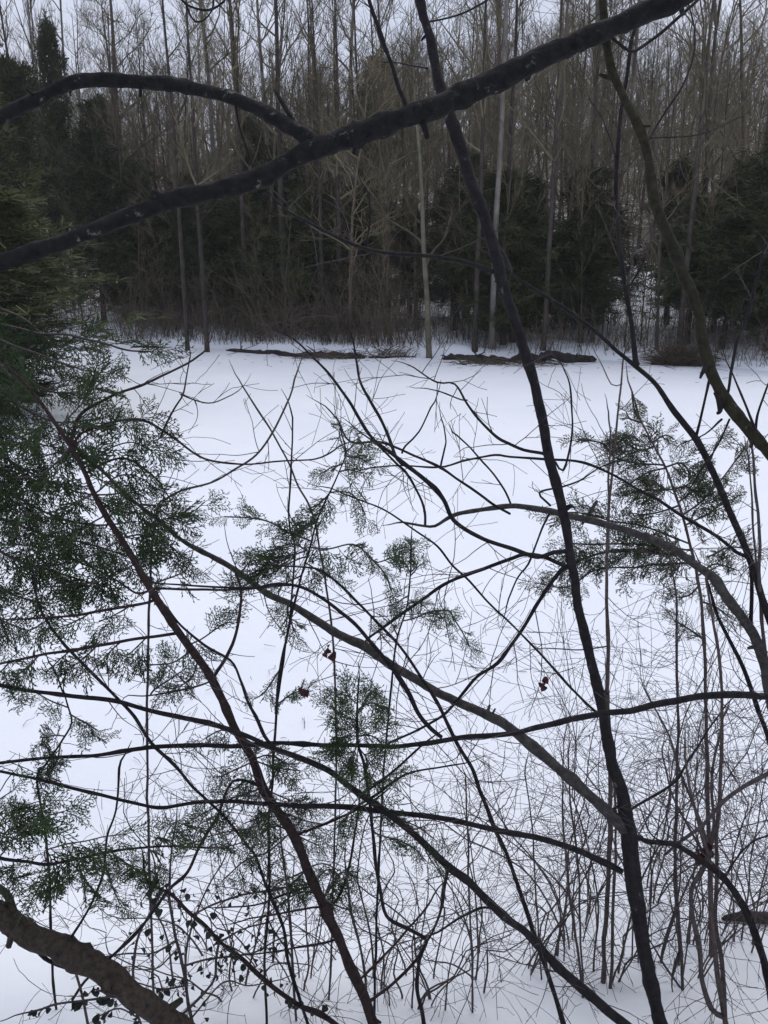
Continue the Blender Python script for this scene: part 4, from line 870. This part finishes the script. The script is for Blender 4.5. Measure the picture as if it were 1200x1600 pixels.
# evergreens: column, metres behind shore, top y in picture, radius scale
CED = [(-30, 1.5, 60, 1.5, 'dark cedar at the far left edge of the woods'), (60, 3.0, 120, 1.5, 'broad dark cedar under the left end of the arching branch'), (118, 6.0, 70, .9, 'spiky-topped cedar poking above the arching branch at upper left'), (165, 3.0, 215, 1.35, 'dark cedar behind the left part of the main limb'),
 (225, 4.5, 260, 1.2, 'dark cedar behind the twin trees at the pond edge, leftmost'), (300, 6.0, 280, 1.2, 'dark cedar straight behind the twin trees at the pond edge'), (390, 3.6, 290, 1.25, 'dark cedar behind the left end of the left shore log'), (450, 4.2, 240, 1.5, 'large dark cedar under the junction of limb and arching branch'),
 (520, 5.5, 330, 1.2, 'dark cedar right of the large one under the limb junction'), (590, 18, 110, 1.3, 'round-topped evergreen high on the slope at centre top'), (705, 3.4, 300, 1.25, 'dark cedar left of the tall pale-barked tree'), (850, 2.6, 370, .8, 'narrow dark cedar behind the shore log, left of a wider one'),
 (905, 2.3, 270, 1.15, 'dense dark cedar above the right end of the shore log'), (1075, 3.2, 310, 1.2, 'dark cedar behind the rusty brush pile'), (1130, 2.5, 340, 1.1, 'dark cedar between the brush pile and the right edge'), (1195, 2.2, 215, 1.5, 'tall dark cedar at the right edge of the woods'), (760, 6, 340, 1.0, 'small cedar half hidden behind the pale-barked tree'), (640, 6.5, 330, 1.0, 'small dark cedar behind the mossy shore tree'), (20, 5, 90, 1.6, 'tall dark cedar behind the left bank cedars'), (255, 3.0, 330, 1.3, 'low dark cedar left of the twin trees'), (345, 5, 300, 1.4, 'dark cedar right of the twin trees, deeper in'), (485, 3, 300, 1.3, 'dark cedar above the shaggy shore log'), (560, 4.5, 350, 1.1, 'dark cedar above the gap between shore logs'), (730, 7, 250, 1.4, 'taller cedar deep behind the pale-barked tree'), (820, 7, 290, 1.3, 'cedar deep between the tall near trunk and the wide dark one'), (940, 6, 330, 1.2, 'cedar right of the wide dark one'), (1040, 7, 260, 1.2, 'cedar showing through behind the mossy trunk'), (1160, 6, 290, 1.5, 'cedar behind the tall one at the right edge'), (410, 9, 200, 1.4, 'tall cedar deep under the arching branch'), (180, 8, 170, 1.4, 'tall cedar deep behind the spiky one')]
for k, (px, s, ty, rs, lab) in enumerate(CED):
    x, y, d = back(px, s); top = at(px, ty, d)[2]; h = top - hz(x, y)
    far_tree('c%d' % (k % 4), 'cedar_tree', x, y, lab, 'cedar', 'dark cedars along the far woods', sxy=rs, sz=h / 6.0)
for k in range(26):
    px = rng.choice([rng.uniform(180, 600), rng.uniform(180, 600), rng.uniform(600, 960), rng.uniform(1040, 1250)]); s = rng.uniform(1.6, 7); x, y, d = back(px, s)
    far_tree('c%d' % rng.randrange(4), 'cedar_tree', x, y, 'ragged dark cedar merging with its neighbours in the far evergreen band', 'cedar', 'ragged cedars merging in the far evergreen band', sxy=rng.uniform(.8, 1.4), sz=rng.uniform(.45, .95))
# nearer cedar on the left bank
x, y, d = -8.3, 19.0, 0
far_tree('c1', 'cedar_tree', x, y, 'bushy bright-green cedar on the left bank below the main limb', 'cedar', None, 1.8, .72)
far_tree('c0', 'cedar_tree', -7.7, 17.0, 'low spreading cedar at the snow edge under the bushy left bank cedar', 'cedar', None, 1.35, .40)
far_tree('c3', 'cedar_tree', -11.0, 24.5, 'dark cedar on the left bank behind the bushy green one', 'cedar', None, 1.6, 1.25)

# the crowd of bare trees
n = 0
while n < 165:
    px = rng.uniform(-60, 1260); s = 2 + 40 * rng.random() ** 1.25
    if 960 < px < 1060 and s < 14 and rng.random() < .8: continue
    if 690 < px < 840 and s < 6 and rng.random() < .7: continue
    x, y, d = back(px, s); n += 1
    kind = rng.choice(['t0', 't1', 't2', 't3', 'd0', 'd1', 's0', 's1', 's2', 't0', 't1', 's1', 'p0' if rng.random() < .35 else 't2'])
    front = s < 12
    far_tree(kind, 'bare_tree', x, y, 'slim bare tree in the crowded front of the far woods' if front else 'slim bare tree on the slope deep in the far woods', 'tree', 'crowded bare trees at the front of the far woods' if front else 'crowded bare trees deep in the far woods', sxy=rng.uniform(.7, 1.1), sz=rng.uniform(.7, 1.1) if front else rng.uniform(.55, .9))

for k in range(60):
    px = rng.choice([rng.uniform(170, 690), rng.uniform(170, 690), rng.uniform(690, 1230)]); s = rng.uniform(1.0, 10); x, y, d = back(px, s)
    far_tree(rng.choice(['s0', 's1', 's2', 'd0', 't0']), 'bare_tree', x, y, 'slim bare tree in the crowded front of the far woods', 'tree', 'crowded bare trees at the front of the far woods', sxy=rng.uniform(.5, .95), sz=rng.uniform(.5, 1.0))
# the wood beyond, one grey-brown mass
lt = [bare_template(90 + k, H=12, r0=.08, limbs=14, sub=6, twg=1, low=.08) for k in range(3)]
lt = [(np.concatenate(a.V + b.V), np.concatenate([np.concatenate(a.Q), np.concatenate(b.Q) + 0])) if False else (a, b) for a, b in lt]
mass = MB()
for k in range(760):
    px = rng.uniform(-150, 1350); s = 18 + 80 * rng.random(); x, y, d = back(px, s); a, b = rng.choice(lt); th = rng.uniform(0, 6.28); c, sn = math.cos(th), math.sin(th); sc = rng.uniform(.5, .92)
    Rm = np.array([[c, -sn, 0], [sn, c, 0], [0, 0, 1]]) * sc
    for mb in (a, b):
        Vv = np.concatenate(mb.V); Qq = np.concatenate(mb.Q); mass.add(Vv @ Rm.T + np.array([x, y, hz(x, y)]), Qq)
tag(mass.build('distant_woods', M['ftwig']), 'grey-brown mass of bare trees on the far hillside', 'woods', None, 'stuff')
# brush along the foot of the woods
b = MB()
for k in range(13000):
    px = rng.uniform(-60, 1260); s = .45 + 24 * rng.random() ** 1.6
    dens = 1.0 if 180 < px < 660 else .33
    if rng.random() > dens: continue
    x, y, d = back(px, s); h = rng.choice([rng.uniform(.4, 1.6), rng.uniform(.8, 3.4)]) * (1 if 180 < px < 660 else .7); p = np.array([x, y, hz(x, y) - .05]); dv = np.array([rng.gauss(0, .22), rng.gauss(0, .22), 1.])
    P = [p]; 
    for q in range(3): dv = dv + np.array([rng.gauss(0, .16), rng.gauss(0, .16), 0]); P.append(P[-1] + dv / np.linalg.norm(dv) * h / 3)
    P = np.array(P); b.tube(P, np.linspace(.012, .004, 4) * rng.uniform(.5, 1.2), 3)
    for q in range(3):
        v = np.array([rng.gauss(0, .8), rng.gauss(0, .8), rng.gauss(.35, .4)]); i_ = rng.randrange(1, 3); b.tube(np.array([P[i_], P[i_] + v * h * .13, P[i_] + v * h * .26 + [0, 0, .04]]), np.array([.006, .005, .003]), 3)
tag(b.build('undergrowth', M['brush']), 'tangled brown brush along the foot of the far woods', 'undergrowth', None, 'stuff')

# logs and brush on the shore
def log(pxa, pxb, s, r, label, m='log', name='fallen_log', snags=4, lift=.45):
    xa, ya, _ = back(pxa, s); xb, yb, _ = back(pxb, s); n = 40; tt = np.linspace(0, 1, n)
    x = xa + (xb - xa) * tt; y = ya + (yb - ya) * tt + wob(n, .09, 8); z = np.array([max(hz(a, c), 0) for a, c in zip(x, y)]); z = np.convolve(np.pad(z, 4, mode='edge'), np.ones(9) / 9, 'valid') + r * lift
    P = np.stack([x, y, z], -1); R = r * np.interp(tt, [0, .04, .14, .35, .6, .8, .95, 1], [.05, .45, .8, .72, 1, .85, .7, .05]) * (1 + wob(n, .16, 2))
    t = Plant(name, label, 'log'); o = MB(); o.tube(P, R, 14, .26); t.parts.append(('trunk', o, m)); t.base = P[n // 2] - [0, 0, r]
    for k in range(snags):
        p = P[rng.randrange(4, n - 4)]; v = np.array([rng.gauss(0, .5), -abs(rng.gauss(0, .5)), rng.uniform(-.1, .8)]); o = MB(); L = rng.uniform(.25, .7)
        o.tube(np.array([p, p + v * L * .5, p + v * L + [0, 0, -.05]]), np.array([r * .28, r * .2, .01]), 6, .05); t.parts.append(('snag', o, m))
    t.finish()
log(352, 470, -.45, .10, 'long thin dark log along the shore left of centre, its left half'); log(462, 572, -.3, .13, 'shaggy brown log at the shore below the straight dark trunk'); log(690, 800, -.2, .14, 'big dark log at the shore just left of the tall near trunk', snags=9); log(796, 932, -.15, .18, 'big dark log at the shore just right of the tall near trunk', snags=9)
log(205, 250, -.3, .06, 'small dark branch lying on snow beside the hanging cedar sprays', snags=2); log(1015, 1095, -.3, .11, 'low dark log at the foot of the rusty brush pile', snags=3); log(575, 650, -.3, .05, 'thin bent branch lying on the snow between the two shore logs', snags=4)
def brush(px, s, w, h, label, m, n=500, name='brush_pile'):
    x, y, d = back(px, s); z = max(hz(x, y), 0); o = MB()
    for k in range(n):
        a = rng.uniform(0, 6.28); u = rng.random() ** .5; p = np.array([x + w * u * math.cos(a), y + w * .5 * u * math.sin(a), z - .03]); hh = h * math.sqrt(max(.02, 1 - u * u)) * rng.uniform(.4, 1.1)
        c = np.array([rng.gauss(0, .3), rng.gauss(0, .3), 0]); o.tube(np.array([p, p + c * .4 + [0, 0, hh * .6], p + c + [0, 0, hh], p + c * 1.7 + [0, 0, hh * .8]]), np.array([.012, .010, .007, .004]) * rng.uniform(.6, 1.3), 3)
    e = empty(name, (x, y, z), label, 'brush'); o.build('stems', M[m], e, (x, y, z))
brush(1060, .0, .68, .72, 'rusty brown mound of brush on the shore at right', 'rust', 800); brush(742, -1.0, .7, .35, 'small dead twiggy bush in the snow in front of the big shore log', 'brush', 70, 'dead_bush'); brush(520, -.5, 1.1, .3, 'dead brush hanging over the shaggy shore log', 'brush', 160, 'dead_bush')
brush(610, -.1, .9, .5, 'thin dead bush beside the mossy shore tree', 'brush', 90, 'dead_bush'); brush(810, -.4, 1.7, .12, 'matted dead brush and bark caught along the big shore logs', 'rust', 260, 'brush_pile')

HAZE = .0007
if HAZE:
    hb = MB(); x0, x1, y0, y1, z0, z1 = -135, 135, -14, 232, -2.2, 38
    hb.add([(x0,y0,z0),(x1,y0,z0),(x1,y1,z0),(x0,y1,z0),(x0,y0,z1),(x1,y0,z1),(x1,y1,z1),(x0,y1,z1)], [[0,3,2,1],[4,5,6,7],[0,1,5,4],[1,2,6,5],[2,3,7,6],[3,0,4,7]])
    m = bpy.data.materials.new('haze_air'); m.use_nodes = True; nt = m.node_tree
    for q in list(nt.nodes):
        if q.type != 'OUTPUT_MATERIAL': nt.nodes.remove(q)
    pv = nd(nt, 'ShaderNodeVolumePrincipled'); pv.inputs['Density'].default_value = HAZE; pv.inputs['Color'].default_value = (.93, .94, .97, 1)
    nt.links.new(pv.outputs[0], [q for q in nt.nodes if q.type == 'OUTPUT_MATERIAL'][0].inputs['Volume'])
    tag(hb.build('haze', m, smooth=False), 'thin grey winter haze over the pond and woods', 'haze', None, 'stuff')

fl = MB()
for k in range(420):
    if k < 260: x = rng.uniform(-3.5, 3.5); y = rng.uniform(1.9, 8) 
    else: x = rng.uniform(-10, 11); y = float(shore(x)) - abs(rng.gauss(0, 1.6)) - .2
    z = max(hz(x, y), 0) + .006; a_ = rng.uniform(0, 6.28); L = rng.uniform(.02, .16) * (1 if k < 260 else 2.2); p = np.array([x, y, z]); v = np.array([math.cos(a_), math.sin(a_), rng.uniform(0, .12)])
    w_ = np.array([-v[1], v[0], 0]) * rng.gauss(0, .2); fl.tube(np.array([p, p + v * L * .5 + w_ * L, p + v * L]), np.array([.0025, .002, .001]) * (1 if k < 260 else 2), 4)
tag(fl.build('twig_litter', M['twig']), 'small dead twigs and bark bits scattered on the snow', 'litter', None, 'stuff')

# ================================================================== camera, sky, light
cd = bpy.data.cameras.new('camera'); cam = bpy.data.objects.new('camera', cd); COL.objects.link(cam)
cam.location = CAM; cam.rotation_euler = (math.pi / 2 - PITCH, 0, 0)
cd.sensor_fit = 'VERTICAL'; cd.sensor_height = 24; cd.lens = 24 * F / 1600; cd.clip_end = 600; cd.clip_start = .05
SC.camera = cam
EL, AZ = math.radians(58), math.radians(20)
w = bpy.data.worlds.new('World'); SC.world = w; w.use_nodes = True; nt = w.node_tree
bg = nt.nodes['Background']; bg.inputs['Strength'].default_value = .1
sk = nd(nt, 'ShaderNodeTexSky', sky_type='NISHITA'); sk.sun_disc = False; sk.sun_elevation = EL; sk.sun_rotation = AZ; sk.dust_density = 4; sk.air_density = 1.5
tc = nd(nt, 'ShaderNodeTexCoord'); ns = nd(nt, 'ShaderNodeTexNoise'); ns.inputs['Scale'].default_value = 2.2; ns.inputs['Detail'].default_value = 5
nt.links.new(tc.outputs['Generated'], ns.inputs['Vector'])
rp = nd(nt, 'ShaderNodeValToRGB'); rp.color_ramp.elements[0].position = .3; rp.color_ramp.elements[1].position = .75
CL = 1.0
rp.color_ramp.elements[0].color = (.50, .545, .685, 1); rp.color_ramp.elements[1].color = (.63, .665, .80, 1)
nt.links.new(ns.outputs['Fac'], rp.inputs['Fac'])
vm = nd(nt, 'ShaderNodeVectorMath', operation='SCALE'); vm.inputs['Scale'].default_value = 10.0
nt.links.new(rp.outputs['Color'], vm.inputs[0])
mx = nd(nt, 'ShaderNodeMix', data_type='RGBA'); mx.inputs[0].default_value = .9
nt.links.new(sk.outputs['Color'], mx.inputs[6]); nt.links.new(vm.outputs[0], mx.inputs[7]); nt.links.new(mx.outputs[2], bg.inputs['Color'])
ld = bpy.data.lights.new('sun', 'SUN'); ld.energy = 1.1; ld.angle = math.radians(50); ld.color = (1, .97, .93)
lo = bpy.data.objects.new('sun', ld); COL.objects.link(lo)
# the veiled sun stands ahead, over the woods
sd = Vector((math.sin(AZ) * math.cos(EL), math.cos(AZ) * math.cos(EL), math.sin(EL)))
lo.rotation_euler = sd.to_track_quat('Z', 'Y').to_euler()
SC.view_settings.view_transform = 'Standard'; SC.view_settings.look = 'None'; SC.view_settings.gamma = 1; SC.view_settings.exposure = .32
